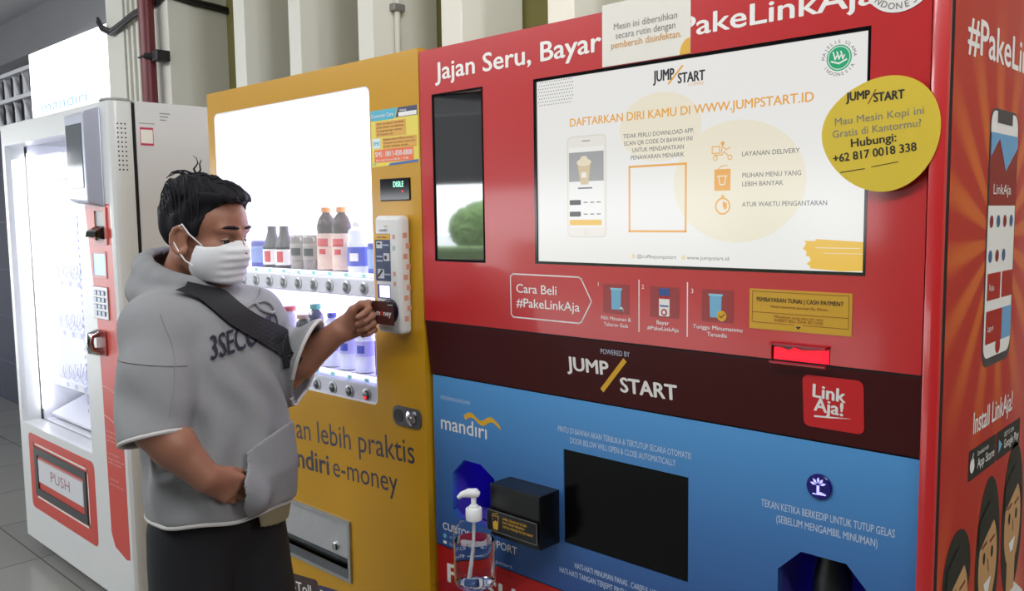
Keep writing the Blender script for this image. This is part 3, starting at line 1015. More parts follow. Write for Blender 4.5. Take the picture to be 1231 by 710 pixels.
# red bottom door
b = MB(); b.panel(-0.025, 1.047, 0.06, 0.783, YB, 0.03, []); b.build('bottom_door', m_redd, cm)
p = Print(front(YB))
p.text('FRESH', 0.0105, 0.7035, 0.043, m_white, w=0.215, bold=0.03)
p.build('slogan', cm)
b = MB(); b.box(0.125, 0.262, -0.135, YB - 0.0003, 0.7755, 0.7785, bev=0.001); b.build('clear_shelf', glass_mat('clear_acrylic', '#f8fafa', 0.25), cm)

# printed side
p = Print(side(1.072))
p.text('#PakeLinkAja', 0.075, 1.776, 0.050, m_white, w=0.50, bold=0.022)
p.build('side_lettering', sp_)
p = Print(side(1.072))
p.text('Install LinkAja!', 0.168, 1.200, 0.034, m_white, w=0.225, bold=0.015)
p.build('side_lettering', sp_)
p = Print(side(1.072))
m_phb = M('phone_rim', '#4a4448', 0.4)
p.rrect(0.198, 0.362, 1.298, 1.706, 0.026, m_phb)
p.rrect(0.203, 0.357, 1.312, 1.702, 0.022, m_white, 2)
p.rect(0.203, 0.357, 1.555, 1.668, M('phone_red', '#8f2a26', 0.4), 3)
p.poly([(0.203, 1.668), (0.203, 1.63), (0.25, 1.66), (0.29, 1.61), (0.357, 1.65), (0.357, 1.668)], M('phone_blue', '#6fa6cf', 0.4), 4)
p.rect(0.236, 0.322, 1.684, 1.702, m_phb, 3)
p.text('LinkAja', 0.225, 1.573, 0.016, m_white, w=0.10, lv=4)
for k in range(4):
    p.disc(0.222 + k * 0.038, 1.53, 0.010, M('icon_%d' % (k % 2), ('#8a2a2a', '#46628c')[k % 2], 0.4), 3)
    if k < 3:
        p.disc(0.222 + k * 0.038, 1.475, 0.010, M('icon_%d' % ((k + 1) % 2), '#46628c', 0.4), 3)
p.rect(0.212, 0.285, 1.405, 1.448, m_redd, 3); p.rect(0.294, 0.357, 1.405, 1.448, m_redd, 3)
p.rect(0.212, 0.302, 1.335, 1.388, m_redd, 3); p.rect(0.302, 0.357, 1.335, 1.388, M('phone_blue', '#6fa6cf'), 3)
p.text('Lapor', 0.220, 1.355, 0.010, m_white, lv=4); p.text('Pulsa', 0.220, 1.42, 0.010, m_white, lv=4)
p.disc(0.283, 1.327, 0.013, m_redd, 4); p.rect(0.262, 0.305, 1.306, 1.309, m_phb, 4)
p.build('phone_print', sp_)
p = Print(side(1.072))
m_bdg = M('badge_dark', '#232426', 0.4)
for y0, s1, s2 in ((0.150, 'Download on the', 'App Store'), (0.303, 'GET IT ON', 'Google Play')):
    p.rrect(y0, y0 + 0.148, 1.127, 1.176, 0.004, m_bdg)
    p.text(s1, y0 + 0.045, 1.160, 0.008, m_white, w=0.06, lv=2); p.text(s2, y0 + 0.045, 1.140, 0.015, m_white, w=0.094, lv=2, bold=0.01)
p.disc(0.168, 1.150, 0.012, m_white, 2); p.line([(0.168, 1.160), (0.172, 1.168)], 0.003, m_white, 2); p.disc(0.181, 1.154, 0.004, m_bdg, 3)
p.poly([(0.315, 1.162), (0.315, 1.138), (0.337, 1.150)], M('icon_teal', '#6fb2cc'), 2)
p.build('store_badges', sp_)
# drawn heads of three smiling people along the bottom of the side film
p = Print(side(1.072))
m_sk = M('print_skin', '#c89a68', 0.4); m_hr = M('print_hair', '#1f2422', 0.4); m_lip = M('print_lip', '#7a2a22', 0.4)


def ell2(u, v, a, c, n=28, a0=0, a1=2 * PI):
    return [(u + a * math.cos(a0 + (a1 - a0) * k / n), v + c * math.sin(a0 + (a1 - a0) * k / n)) for k in range(n + (0 if a1 - a0 > 6 else 1))]


def head(u, v, s, long_hair, collar):
    if long_hair:
        p.poly(ell2(u, v - 0.02 * s, 0.074 * s, 0.15 * s), m_hr, 1)
    else:
        p.poly(ell2(u - 0.005, v + 0.035 * s, 0.072 * s, 0.078 * s), m_hr, 1)
    p.poly(ell2(u, v - 0.025 * s, 0.056 * s, 0.085 * s), m_sk, 2)
    p.rect(u - 0.028 * s, u + 0.028 * s, v - 0.16 * s, v - 0.08 * s, m_sk, 1.7)
    p.poly([(u - 0.06 * s, v + 0.005), (u - 0.058 * s, v + 0.06 * s), (u, v + 0.085 * s), (u + 0.06 * s, v + 0.06 * s), (u + 0.060 * s, v + 0.02 * s), (u + 0.03 * s, v + 0.045 * s), (u - 0.02 * s, v + 0.025 * s)], m_hr, 3)
    for d in (-0.024, 0.024):
        p.poly(ell2(u + d * s, v - 0.012 * s, 0.007 * s, 0.011 * s, 12), m_hr, 3)
        p.line([(u + (d - 0.012) * s, v + 0.010 * s), (u + (d + 0.012) * s, v + 0.014 * s)], 0.005 * s, m_lip, 3)
    p.poly([(u - 0.022 * s, v - 0.060 * s), (u + 0.022 * s, v - 0.056 * s), (u + 0.008 * s, v - 0.080 * s), (u - 0.010 * s, v - 0.080 * s)], m_white, 3)
    p.line([(u, v - 0.02 * s), (u + 0.006 * s, v - 0.042 * s)], 0.003 * s, m_lip, 3)
    p.poly([(u - 0.12 * s, v - 0.36 * s), (u - 0.10 * s, v - 0.19 * s), (u - 0.03 * s, v - 0.15 * s), (u + 0.03 * s, v - 0.15 * s), (u + 0.10 * s, v - 0.19 * s), (u + 0.12 * s, v - 0.36 * s)], collar, 1.5)


head(0.115, 0.955, 0.95, False, m_white)
head(0.275, 0.985, 0.95, True, M('print_blue', '#4d5f95', 0.4))
head(0.425, 1.012, 0.95, True, m_white)
p.build('people_print', sp_)

# ================================================================== SANITIZER BOTTLE
sb = thing('sanitizer_bottle', 'clear pump bottle of hand sanitizer in front of the blue coffee machine door', 'bottle', (0.196, -0.075, 0.779))
m_clear = M('clear_plastic', '#ffffff', 0.03, vary=0.0)
_b = m_clear.node_tree.nodes['Principled BSDF']; _b.inputs['Transmission Weight'].default_value = 1.0; _b.inputs['IOR'].default_value = 1.06
m_gel = M('clear_gel', '#f2f2fb', 0.02, vary=0.0)
_b = m_gel.node_tree.nodes['Principled BSDF']; _b.inputs['Transmission Weight'].default_value = 1.0; _b.inputs['IOR'].default_value = 1.18
m_wp = M('white_plastic', '#f1f1f0', 0.3, vary=0.02)
c = (0.196, -0.075, 0.779)
b = MB()
b.lathe([(0.030, 0.0), (0.037, 0.004), (0.0395, 0.012), (0.040, 0.03), (0.0405, 0.085), (0.040, 0.112), (0.036, 0.126), (0.026, 0.136), (0.015, 0.140), (0.014, 0.150), (0.012, 0.150), (0.0128, 0.139),
         (0.0245, 0.1335), (0.0345, 0.1245), (0.0382, 0.112), (0.0387, 0.085), (0.038, 0.03), (0.0375, 0.0135), (0.0345, 0.0065), (0.004, 0.0055)], c, n=40, k=1.10)
b.build('bottle_body', m_clear, sb, True)
b = MB(); b.lathe([(0.033, 0.0075), (0.0368, 0.014), (0.0374, 0.03), (0.0381, 0.085), (0.0378, 0.098), (0.002, 0.0985)], c, n=40, k=1.10); b.build('gel', m_gel, sb, True)
b = MB(); b.lathe([(0.0168, 0.141), (0.0172, 0.142), (0.0172, 0.164), (0.0155, 0.1665), (0.009, 0.168), (0.009, 0.172), (0.0055, 0.173), (0.0055, 0.192)], c, n=28)
pc = b.build('pump_collar', m_wp, sb, True)
b = MB()
hd = Vector((-0.80, -0.45, 0))
C0 = Vector(c) + Vector((0, 0, 0.1955))
b.tube([C0 - hd * 0.014, C0 - hd * 0.006 + Vector((0, 0, 0.002)), C0 + hd * 0.012 + Vector((0, 0, 0.0015)), C0 + hd * 0.028 - Vector((0, 0, 0.003)), C0 + hd * 0.036 - Vector((0, 0, 0.010))], [0.005, 0.0105, 0.0095, 0.0062, 0.0045], n=14)
b.build('pump_head', m_wp, sb, True)
b = MB(); b.tube([Vector(c) + Vector((0, 0, 0.139)), Vector(c) + Vector((-0.003, 0, 0.08)), Vector(c) + Vector((-0.010, -0.004, 0.015))], 0.0035, n=10); b.build('dip_tube', m_wp, sb, True)

# ================================================================== YELLOW MACHINE
m_yel = M('yellow_panel', '#c99519', 0.28, vary=0.04, scale=3, coat=0.1, spec=0.35)
m_wint = M('white_interior', '#f2f3fa', 0.5, vary=0.02)
m_led = M('led_panel', '#ffffff', 0.5, vary=0, emit=2.8, ecol='#f6f4ff')
ym = thing('drink_vending_machine', 'yellow bottled drink vending machine with a glowing display window, behind the man', 'vending machine', (-0.52, 0.43, 0))
YX0, YX1 = -1.012, -0.036
WX0, WX1, WZ0, WZ1 = -0.974, -0.217, 1.0885, 1.862
b = MB()
b.box(YX0, YX1, 0.40, 0.86, 0.06, 1.922, bev=0.006)
b.box(YX0, YX0 + 0.02, 0.032, 0.40, 0.06, 1.922)
b.box(YX1 - 0.02, YX1, 0.032, 0.40, 0.06, 1.922)
b.box(YX0 + 0.02, YX1 - 0.02, 0.032, 0.40, 1.895, 1.922)
b.box(YX0 + 0.02, YX1 - 0.02, 0.032, 0.40, 0.06, 0.10)
b.build('cabinet', M('yellow_cabinet', '#cf9d22', 0.4, vary=0.04), ym)
for x in (YX0 + 0.07, YX1 - 0.07):
    for y in (0.1, 0.75):
        b = MB(); b.lathe([(0.03, 0.0), (0.03, 0.015), (0.015, 0.02), (0.015, 0.062)], (x, y, 0)); b.build('foot', m_blkm, ym, True)
FX0, FX1, FZ0, FZ1 = -0.93, -0.353, 0.604, 0.758
b = MB()
b.panel(YX0, YX1, 0.06, 1.924, 0.0, 0.03, [(WX0, WX1, WZ0, WZ1), (FX0, FX1, FZ0, FZ1)])
b.spandrels(WX0, WX1, WZ0, WZ1, 0.018, 0.0, 0.03)
b.build('front_door', m_yel, ym)
b = MB(); b.panel(WX0, WX1, WZ0, WZ1, 0.0006, 0.031, [(WX0 + 0.003, WX1 - 0.003, WZ0 + 0.003, WZ1 - 0.003)]); b.spandrels(WX0 + 0.003, WX1 - 0.003, WZ0 + 0.003, WZ1 - 0.003, 0.018, 0.0006, 0.03)
b.build('window_frame', m_wint, ym)
# lit interior: back panel, side and floor liners, backlit header
b = MB()
b.box(WX0 - 0.02, WX1 + 0.02, 0.375, 0.38, WZ0 - 0.03, WZ1 + 0.02)
b.box(WX0 - 0.02, WX0 - 0.012, 0.035, 0.375, WZ0 - 0.03, WZ1 + 0.02)
b.box(WX1 + 0.012, WX1 + 0.02, 0.035, 0.375, WZ0 - 0.03, WZ1 + 0.02)
b.box(WX0 - 0.012, WX1 + 0.012, 0.035, 0.375, WZ0 - 0.03, WZ0 - 0.02)
b.box(WX0 - 0.012, WX1 + 0.012, 0.035, 0.375, WZ1 + 0.01, WZ1 + 0.02)
b.build('interior_liner', m_wint, ym)
b = MB(); b.box(WX0 - 0.012, WX1 + 0.012, 0.17, 0.18, 1.615, WZ1 + 0.008); b.build('backlit_header', m_led, ym)
b = MB(); b.box(WX0 - 0.010, WX1 + 0.010, 0.30, 0.306, 1.40, 1.605); b.build('backlit_panel', M('led_panel_soft', '#ffffff', 0.5, vary=0, emit=4.0, ecol='#d2c6ff'), ym)
b = MB(); b.box(WX0 - 0.010, WX1 + 0.010, 0.30, 0.306, 1.135, 1.345); b.build('backlit_panel', MATS['led_panel_soft'], ym)
# two shelves with selection buttons
m_strip = M('strip_grey', '#d7d8e2', 0.4)
m_btn = M('button_dark', '#2a2a30', 0.3)
BX = [-0.275 - 0.0735 * k for k in range(10)]
for nm, z0, z1, zb in (('up', 1.352, 1.397, 1.3745), ('lo', 1.0895, 1.132, 1.106)):
    b = MB(); b.box(WX0 - 0.008, WX1 + 0.004, 0.012, 0.05, z0, z1, bev=0.004)
    b.box(WX0 - 0.008, WX1 + 0.008, 0.05, 0.298, z0, z0 + 0.02)
    b.box(WX0 - 0.008, WX1 + 0.008, 0.05, 0.298, z1 - 0.006, z1 + 0.002)
    sh = b.build('shelf', m_strip, ym)
    b = MB(); b.box(WX0, WX1, 0.034, 0.046, z1 + 0.003, z1 + 0.012); b.build('led_tube', M('led_tube_soft', '#ffffff', 0.5, vary=0, emit=1.3, ecol='#eae4ff'), sh)
    b = MB(); b.box(WX0 + 0.004, WX1 - 0.004, 0.022, 0.030, z1 + 0.001, z1 + 0.014)
    pr = b.build('price_rail', glass_mat('clear_rail', '#eef2ff', 0.4), sh)
    for k, x in enumerate(BX):
        p = Print(front(0.0215)); p.rect(x - 0.022, x - 0.004, z1 + 0.003, z1 + 0.012, M('tag_mint', '#9fe6dc', 0.5), 1); p.build('price_tag', sh)
    for k, x in enumerate(BX):
        b = MB(); b.lathe([(0.0165, 0), (0.0165, 0.003), (0.0125, 0.0045), (0.0125, 0.002)], (x, 0.0122, zb), m=1, n=20, axis='y')
        b.lathe([(0.0122, 0), (0.0122, 0.004), (0.008, 0.006)], (x, 0.0122, zb), m=0, n=20, axis='y')
        bt = b.build('button', [m_btn, m_steel], sh, True)
        if nm == 'lo' and k == 0:
            b = MB(); b.lathe([(0.004, 0.0), (0.003, 0.002)], (x - 0.001, 0.0065, zb - 0.006), n=10, axis='y')
            b.build('red_light', M('red_dot', '#ff2030', 0.4, emit=2.0, ecol='#ff1626'), bt)
# the clear pane
b = MB(); b.box(WX0 - 0.006, WX1 + 0.006, 0.0045, 0.0075, WZ0 - 0.006, WZ1 + 0.006)
b.build('window_pane', glass_mat('window_glass', '#ffffff', 0.6), ym)

m_navy = M('navy_print', '#2c2740', 0.45)
p = Print(front(0.0))
dx = 0.735
p.text('minuman lebih praktis', -0.081 - dx * math.cos(0.045), 0.968 - dx * math.sin(0.045), 0.058, m_navy, w=dx, rot=0.045)
p.build('slogan', ym)
p = Print(front(0.0))
p.text('mandiri', -0.436 - 0.255, 0.8705 - 0.011, 0.054, m_navy, w=0.255, bold=0.022, rot=0.042)
p.build('slogan', ym)
p = Print(front(0.0))
p.text('e-money', -0.417, 0.8715, 0.054, m_navy, w=0.270, rot=0.042)
p.build('slogan', ym)

# customer care sticker
b = MB(); b.prism([(-0.2125, 1.668), (-0.0400, 1.674), (-0.0400, 1.8005), (-0.2125, 1.8005)], front(0.0), 0, 0.0006)
q = b.build('customer_care_sticker', M('care_yellow', '#e8d44e', 0.4), ym)
p = Print(front(-0.0006))
m_cy = M('care_cyan', '#3fb0c9', 0.4); m_cor = M('care_orange', '#ef6f3c', 0.4); m_amb = M('care_amber', '#dfa83f', 0.4)
p.poly([(-0.2125, 1.7765), (-0.125, 1.7765), (-0.112, 1.8005), (-0.2125, 1.8005)], m_cy)
p.poly([(-0.120, 1.7785), (-0.042, 1.7785), (-0.042, 1.8005), (-0.110, 1.8005)], M('care_navy', '#2a2a55', 0.4))
p.rect(-0.108, -0.044, 1.7795, 1.789, m_white, 2); p.text('Hubungi', -0.104, 1.7915, 0.005, m_white, lv=2)
p.text('Customer Care', -0.209, 1.7835, 0.0085, m_white, w=0.082, lv=2)
p.rect(-0.195, -0.083, 1.7375, 1.773, m_amb)
for k, s in enumerate(('Jika terdapat kendala', 'pada mesin ini silahkan', 'menghubungi nomor', 'di bawah ini')):
    p.text(s, -0.190, 1.766 - k * 0.0082, 0.005, m_brn, w=(0.10, 0.10, 0.095, 0.06)[k], lv=2)
p.rect(-0.170, -0.046, 1.709, 1.7345, m_amb)
for k, s in enumerate(('Silahkan kirim SMS ke nomor', 'di bawah sertakan nama dan', 'kode mesin anda')):
    p.text(s, -0.166, 1.7285 - k * 0.0078, 0.0048, m_brn, w=(0.11, 0.115, 0.09)[k], lv=2)
p.rrect(-0.208, -0.178, 1.712, 1.735, 0.004, M('care_pale', '#d8ebee', 0.4)); p.text('SMS', -0.2045, 1.719, 0.0085, m_cy, w=0.023, lv=2, bold=0.015)
p.rect(-0.202, -0.058, 1.679, 1.7085, m_cor)
p.text('SMS : 0811-830-8808', -0.198, 1.692, 0.0115, m_white, w=0.136, lv=2, bold=0.015)
p.text('Jam operasional 08.00 - 17.00', -0.196, 1.682, 0.005, m_white, w=0.12, lv=2)
p.poly([(-0.150, 1.670), (-0.041, 1.674), (-0.041, 1.6795), (-0.143, 1.6755)], M('care_blue', '#3c66a8', 0.4)); p.text('W', -0.208, 1.671, 0.008, m_cy, lv=2)
p.build('lettering', q)
# price display
b = MB(); b.box(-0.183, -0.0725, -0.003, 0.02, 1.588, 1.640, bev=0.002)
q = b.build('price_display', M('display_black', '#0e0f16', 0.08, vary=0.05), ym)
p = Print(front(-0.003)); p.text('DISILE', -0.131, 1.6195, 0.0125, M('display_digits', '#b8ffe0', 0.4, vary=0, emit=1.1, ecol='#9dfad2'), w=0.037, bold=0.01); p.disc(-0.098, 1.609, 0.0022, M('red_dot', '#ff2030')); p.build('digits', q)

# card reader
b = MB(); b.box(-0.166, -0.075, -0.036, -0.0002, 1.280, 1.5535, bev=0.011, seg=4)
rd = b.build('card_reader', M('reader_white', '#dededb', 0.35, vary=0.03), ym, True, 60)
p = Print(front(-0.036))
m_rn = M('reader_navy', '#27375f', 0.4)
p.rect(-0.163, -0.107, 1.402, 1.512, m_rn); p.rect(-0.163, -0.107, 1.498, 1.511, m_gold, 2); p.text('Cara Pakai', -0.154, 1.5015, 0.0055, m_rn, w=0.034, lv=3)
p.text('mandiri', -0.146, 1.5165, 0.0075, m_rn, w=0.030); p.line([(-0.128, 1.528), (-0.121, 1.530), (-0.115, 1.528)], 0.0015, m_gold)
for u, v, a, c in ((-0.158, 1.478, 0.022, 0.016), (-0.132, 1.449, 0.022, 0.018), (-0.155, 1.408, 0.024, 0.022)):
    p.rect(u, u + a, v, v + c, M('reader_photo', '#c9ccd2', 0.4), 2)
p.line([(-0.153, 1.413), (-0.139, 1.426)], 0.006, m_dark, 3); p.disc(-0.124, 1.457, 0.005, m_dark, 3); p.rect(-0.155, -0.142, 1.487, 1.491, m_dark, 3)
for u, v in ((-0.134, 1.484), (-0.158, 1.457), (-0.158, 1.447), (-0.130, 1.416)):
    p.rect(u, u + 0.022, v, v + 0.0035, M('reader_caption', '#aeb6c8', 0.4), 2)
m_rs = M('reader_rust', '#d59a83', 0.45); m_rg = M('reader_sage', '#a9b8ac', 0.45)
for k, (v, m_) in enumerate(((1.500, m_rs), (1.474, m_rg), (1.415, m_rs), (1.392, m_rs))):
    p.rect(-0.099, -0.089, v, v + 0.010, m_)
p.build('instruction_label', rd)
p = Print(side(-0.075))
for k in range(9):
    v = 1.31 + k * 0.024
    p.rect(-0.025 + 0.008 * (k % 2), -0.012 + 0.008 * (k % 2), v, v + 0.012, m_rs)
p.build('side_squares', rd)
b = MB(); b.box(-0.157, -0.111, -0.0372, -0.034, 1.362, 1.394)
q = b.build('reader_screen', M('reader_bezel', '#4a3fae', 0.3), rd)
b = MB(); b.box(-0.1485, -0.1115, -0.0378, -0.0372, 1.364, 1.392); b.build('lit_panel', M('reader_light', '#ffffff', 0.4, vary=0, emit=0.95, ecol='#eceaff'), q)
b = MB(); b.lathe([(0.029, 0.0), (0.029, 0.003), (0.026, 0.005), (0.004, 0.0055)], (-0.112, -0.0358, 1.333), n=32, axis='y')
b.build('tap_pad', M('pad_black', '#1b1a2c', 0.3), rd, True)

# keyed slot plate and delivery flap
b = MB(); b.prism(rr(-0.1555, -0.0515, 1.055, 1.1015, 0.018), front(0.0), -0.004, 0.004)
q = b.build('lock_plate', M('plate_grey', '#6d6d70', 0.3, 0.7), ym)
b = MB(); b.lathe([(0.018, 0), (0.018, 0.003), (0.014, 0.005), (0.006, 0.005), (0.005, 0.009)], (-0.085, -0.004, 1.079), n=24, axis='y'); b.build('key_lock', m_chrome, q, True)
b = MB(); b.lathe([(0.016, 0), (0.016, 0.0015), (0.013, 0.0015), (0.012, 0.0006)], (-0.133, -0.004, 1.078), n=24, axis='y'); b.build('finger_recess', M('plate_dark', '#3a3a3e', 0.4, 0.5), q, True)
b = MB()
b.panel(FX0 - 0.006, FX1 + 0.006, FZ0 - 0.006, FZ1 + 0.006, -0.006, 0.03, [(FX0 + 0.004, FX1 - 0.004, FZ0 + 0.004, FZ1 - 0.004)])
q = b.build('flap_frame', m_steel, ym)
b = MB(); b.box(FX0 + 0.004, FX1 - 0.004, 0.10, 0.11, FZ0, FZ1); b.build('chute', m_blkm, q)
b = MB(); b.box(FX0 + 0.006, FX1 - 0.006, 0.004, 0.012, 0.655, FZ1 - 0.005, bev=0.002)
fl = b.build('delivery_flap', M('flap_steel', '#c5c7c8', 0.3, 0.55, vary=0.1, scale=25), ym)
b = MB(); b.prism([(0.004, 0.655), (0.012, 0.655), (0.050, 0.612), (0.040, 0.610)], lambda u, v, h: (h, u, v), FX0 + 0.006, FX1 - 0.006)
b.build('flap_lower', M('flap_dark_steel', '#6f7274', 0.25, 0.85), fl)
b = MB(); b.lathe([(0.012, 0), (0.012, 0.004), (0.009, 0.007), (0.004, 0.007)], (-0.423, 0.004, 0.678), n=20, axis='y'); b.build('flap_lock', m_chrome, fl, True)
# printed card picture low on the door
m_cardp = M('card_brown_print', '#3b2426', 0.4, vary=0.1)
p = Print(front(0.0))
def tl(pts, rot=0.12, c0=(-0.509, 0.559)):
    c, s = math.cos(rot), math.sin(rot)
    return [(c0[0] + u * c - v * s, c0[1] + u * s + v * c) for u, v in pts]
p.poly(tl(rr(-0.24, 0.0, -0.15, 0.0, 0.012)), m_cardp)
p.poly(tl(rr(0.0, 0.10, -0.15, -0.012, 0.008)), M('card_violet_print', '#3a3560', 0.4))
p.text('e-Toll', -0.655, 0.490, 0.030, m_white, w=0.115, lv=2, rot=0.12, bold=0.012)
p.rect(-0.498, -0.47, 0.53, 0.537, m_white, 2)
p.build('card_picture', ym)

# ---- bottles on the two shelves
def bottle(name, label, kind, x, z, y=0.11, group='drink bottles on the shelves of the yellow machine'):
    """kind: profile of the body, colours of liquid, label and cap"""
    P = KINDS[kind]
    h, r = P['h'], P['r']
    t = thing(name, label, P.get('cat', 'bottle'), (x, y, z), group)
    b = MB()
    if P['shape'] == 'pet':
        prof = [(0.55, 0), (0.95, 0.012), (1, 0.04), (0.97, 0.30), (1, 0.33), (1, 0.58), (0.93, 0.61), (1.0, 0.66), (0.96, 0.74), (0.72, 0.84), (0.42, 0.90), (0.40, 0.93)]
    elif P['shape'] == 'cone':
        prof = [(0.6, 0), (1, 0.02), (1, 0.50), (0.92, 0.56), (0.62, 0.74), (0.47, 0.86), (0.44, 0.94)]
    elif P['shape'] == 'can':
        prof = [(0.7, 0), (0.95, 0.02), (1, 0.05), (1, 0.92), (0.86, 0.98)]
    else:
        prof = [(0.6, 0), (0.98, 0.015), (1, 0.05), (1, 0.60), (0.9, 0.68), (0.98, 0.74), (0.85, 0.84), (0.45, 0.91), (0.42, 0.93)]
    b.lathe([(r * a, h * q) for a, q in prof], (x, y, z), n=24)
    b.build('bottle_body' if P['shape'] != 'can' else 'can_body', P['m'], t, True)
    b = MB(); l0, l1 = P['lab']
    b.lathe([(r * 1.0, h * l0 + 0.0005), (r * 1.025, h * l0 + 0.001), (r * 1.025, h * l1 - 0.001), (r * 1.0, h * l1 - 0.0005)], (x, y, z), n=24)
    lb = b.build('label', P['lm'], t, True)
    b = MB()
    for (za, zb_, half) in P.get('marks', []):
        vs, fs = [], []
        n = 8
        for k in range(n + 1):
            a = -PI / 2 + 0.45 + half * (2 * k / n - 1)
            for zz in (za, zb_):
                vs.append((x + r * 1.035 * math.cos(a), y + r * 1.035 * math.sin(a), z + h * zz))
        fs = [(2 * k, 2 * k + 2, 2 * k + 3, 2 * k + 1) for k in range(n)]
        b.add(vs, fs)
    if P.get('marks'):
        b.build('print', P['mm'], lb, True)
    if P['shape'] != 'can':
        b = MB(); rc = r * P.get('capr', 0.5)
        b.lathe([(rc * 0.98, h * 0.915), (rc, h * 0.925), (rc, h * 0.99), (rc * 0.9, h)], (x, y, z), n=18); b.build('cap', P['cm'], t, True)
    return t


m_tea = M('tea_brown', '#34170f', 0.3, vary=0.1, spec=0.3); m_col = M('cola_dark', '#1c1418', 0.3, spec=0.3)
m_cl = M('pale_plastic', '#dfe4f2', 0.12, vary=0.03, coat=0.4); m_or2 = M('cap_orange', '#d98a3c', 0.4)
m_lw = M('label_white', '#f0ede8', 0.4); m_lr = M('label_red', '#d23a3e', 0.4); m_lb = M('label_blue', '#3f4fb8', 0.4, vary=0.1); m_lp = M('label_pink_cream', '#e2c7b6', 0.4, vary=0.15, scale=60)
m_grn = M('cap_green', '#37b394', 0.4); m_tan = M('cap_tan', '#b79a78', 0.4); m_juice = M('juice_violet', '#2b2a55', 0.15, coat=0.5); m_jar = M('coffee_jar', '#8a8078', 0.12, coat=0.5, vary=0.25, scale=40)
KINDS = {
    'tea': dict(shape='pet', h=0.180, r=0.0275, m=m_tea, lab=(0.04, 0.60), lm=m_lp, cm=m_or2, marks=[(0.40, 0.52, 0.6), (0.28, 0.36, 0.35)], mm=m_lr, capr=0.52),
    'cola': dict(shape='cone', h=0.128, r=0.0285, m=m_col, lab=(0.10, 0.47), lm=m_lw, cm=m_col, marks=[(0.17, 0.42, 0.35)], mm=m_lr, capr=0.47),
    'jar': dict(shape='can', h=0.105, r=0.030, m=m_jar, lab=(0.30, 0.75), lm=M('jar_label', '#a39c94', 0.4, vary=0.3, scale=50), cm=m_tan, marks=[(0.42, 0.62, 0.5)], mm=m_dark),
    'milk': dict(shape='round', h=0.140, r=0.031, m=m_cl, lab=(0.15, 0.52), lm=m_lb, cm=m_lw, marks=[(0.25, 0.40, 0.4)], mm=m_lw),
    'blue': dict(shape='can', h=0.085, r=0.026, m=m_lb, lab=(0.2, 0.8), lm=M('label_sky', '#8fa8e0', 0.4), cm=m_lb, cat='can'),
    'green': dict(shape='round', h=0.170, r=0.0245, m=m_juice, lab=(0.10, 0.50), lm=M('label_indigo', '#35389a', 0.4, vary=0.2, scale=60), cm=m_grn, marks=[(0.2, 0.3, 0.5)], mm=m_lw, capr=0.66),
    'tan': dict(shape='round', h=0.135, r=0.0230, m=m_col, lab=(0.12, 0.55), lm=M('label_dim', '#8b8790', 0.4), cm=m_tan, marks=[(0.3, 0.42, 0.5)], mm=m_dark, capr=0.8),
    'redcap': dict(shape='round', h=0.155, r=0.026, m=m_cl, lab=(0.15, 0.5), lm=m_lw, cm=m_lr, marks=[(0.25, 0.4, 0.4)], mm=m_lr, capr=0.7),
    'water': dict(shape='pet', h=0.150, r=0.0275, m=m_cl, lab=(0.30, 0.58), lm=M('label_lilac', '#b9b6ea', 0.4), cm=m_lb, marks=[(0.36, 0.50, 0.4)], mm=m_lb),
    'deep': dict(shape='pet', h=0.155, r=0.026, m=m_lb, lab=(0.15, 0.6), lm=M('label_deep', '#4a3fae', 0.4), cm=m_lw, marks=[(0.3, 0.45, 0.4)], mm=m_lw),
}
Z1, Z2 = 1.4000, 1.1350
bottle('drink_bottle', 'dark cone-necked bottle with a red and white label, next to the masked face', 'cola', -0.858, Z1)
bottle('drink_bottle', 'second dark cone-necked bottle with red and white label, right of its twin', 'cola', -0.790, Z1)
bottle('drink_can', 'grey patterned can right after the two dark cone-necked bottles', 'jar', -0.705, Z1)
bottle('drink_can', 'grey patterned can just left of the tall orange-capped tea bottles', 'jar', -0.640, Z1)
bottle('drink_bottle', 'left one of two tall brown tea bottles with orange caps', 'tea', -0.572, Z1)
bottle('drink_bottle', 'right one of two tall brown tea bottles with orange caps', 'tea', -0.500, Z1)
bottle('drink_bottle', 'pale round-shouldered bottle with a blue label, right of the tea bottles', 'milk', -0.425, Z1)
bottle('drink_can', 'small blue can at the right end of the upper shelf', 'blue', -0.345, Z1)
bottle('drink_can', 'small blue can at the right end of the upper shelf', 'blue', -0.280, Z1)
bottle('drink_can', 'blue can half hidden behind the white mask on the upper shelf', 'blue', -0.930, Z1)
bottle('drink_bottle', 'pale bottle with a red cap just above the left sleeve', 'redcap', -0.775, Z2)
bottle('drink_bottle', 'dark bottle with a tan cap beside the green-capped one', 'tan', -0.705, Z2)
bottle('drink_bottle', 'violet bottle with a green cap on the lower shelf', 'green', -0.640, Z2)
bottle('drink_bottle', 'clear water bottle right of the green-capped violet bottle', 'water', -0.560, Z2)
bottle('drink_bottle', 'clear water bottle under the raised forearm, middle of the three', 'water', -0.485, Z2)
bottle('drink_bottle', 'clear water bottle under the raised hand, rightmost of the three', 'water', -0.410, Z2)
bottle('drink_bottle', 'deep blue bottle at the right end of the lower shelf', 'deep', -0.325, Z2)
KN = [o for o in bpy.data.objects if o.get('group') == 'drink bottles on the shelves of the yellow machine']
for o in KN:
    if o['label'].startswith('small blue can'):
        o['group'] = 'small blue cans at the end of the upper shelf'

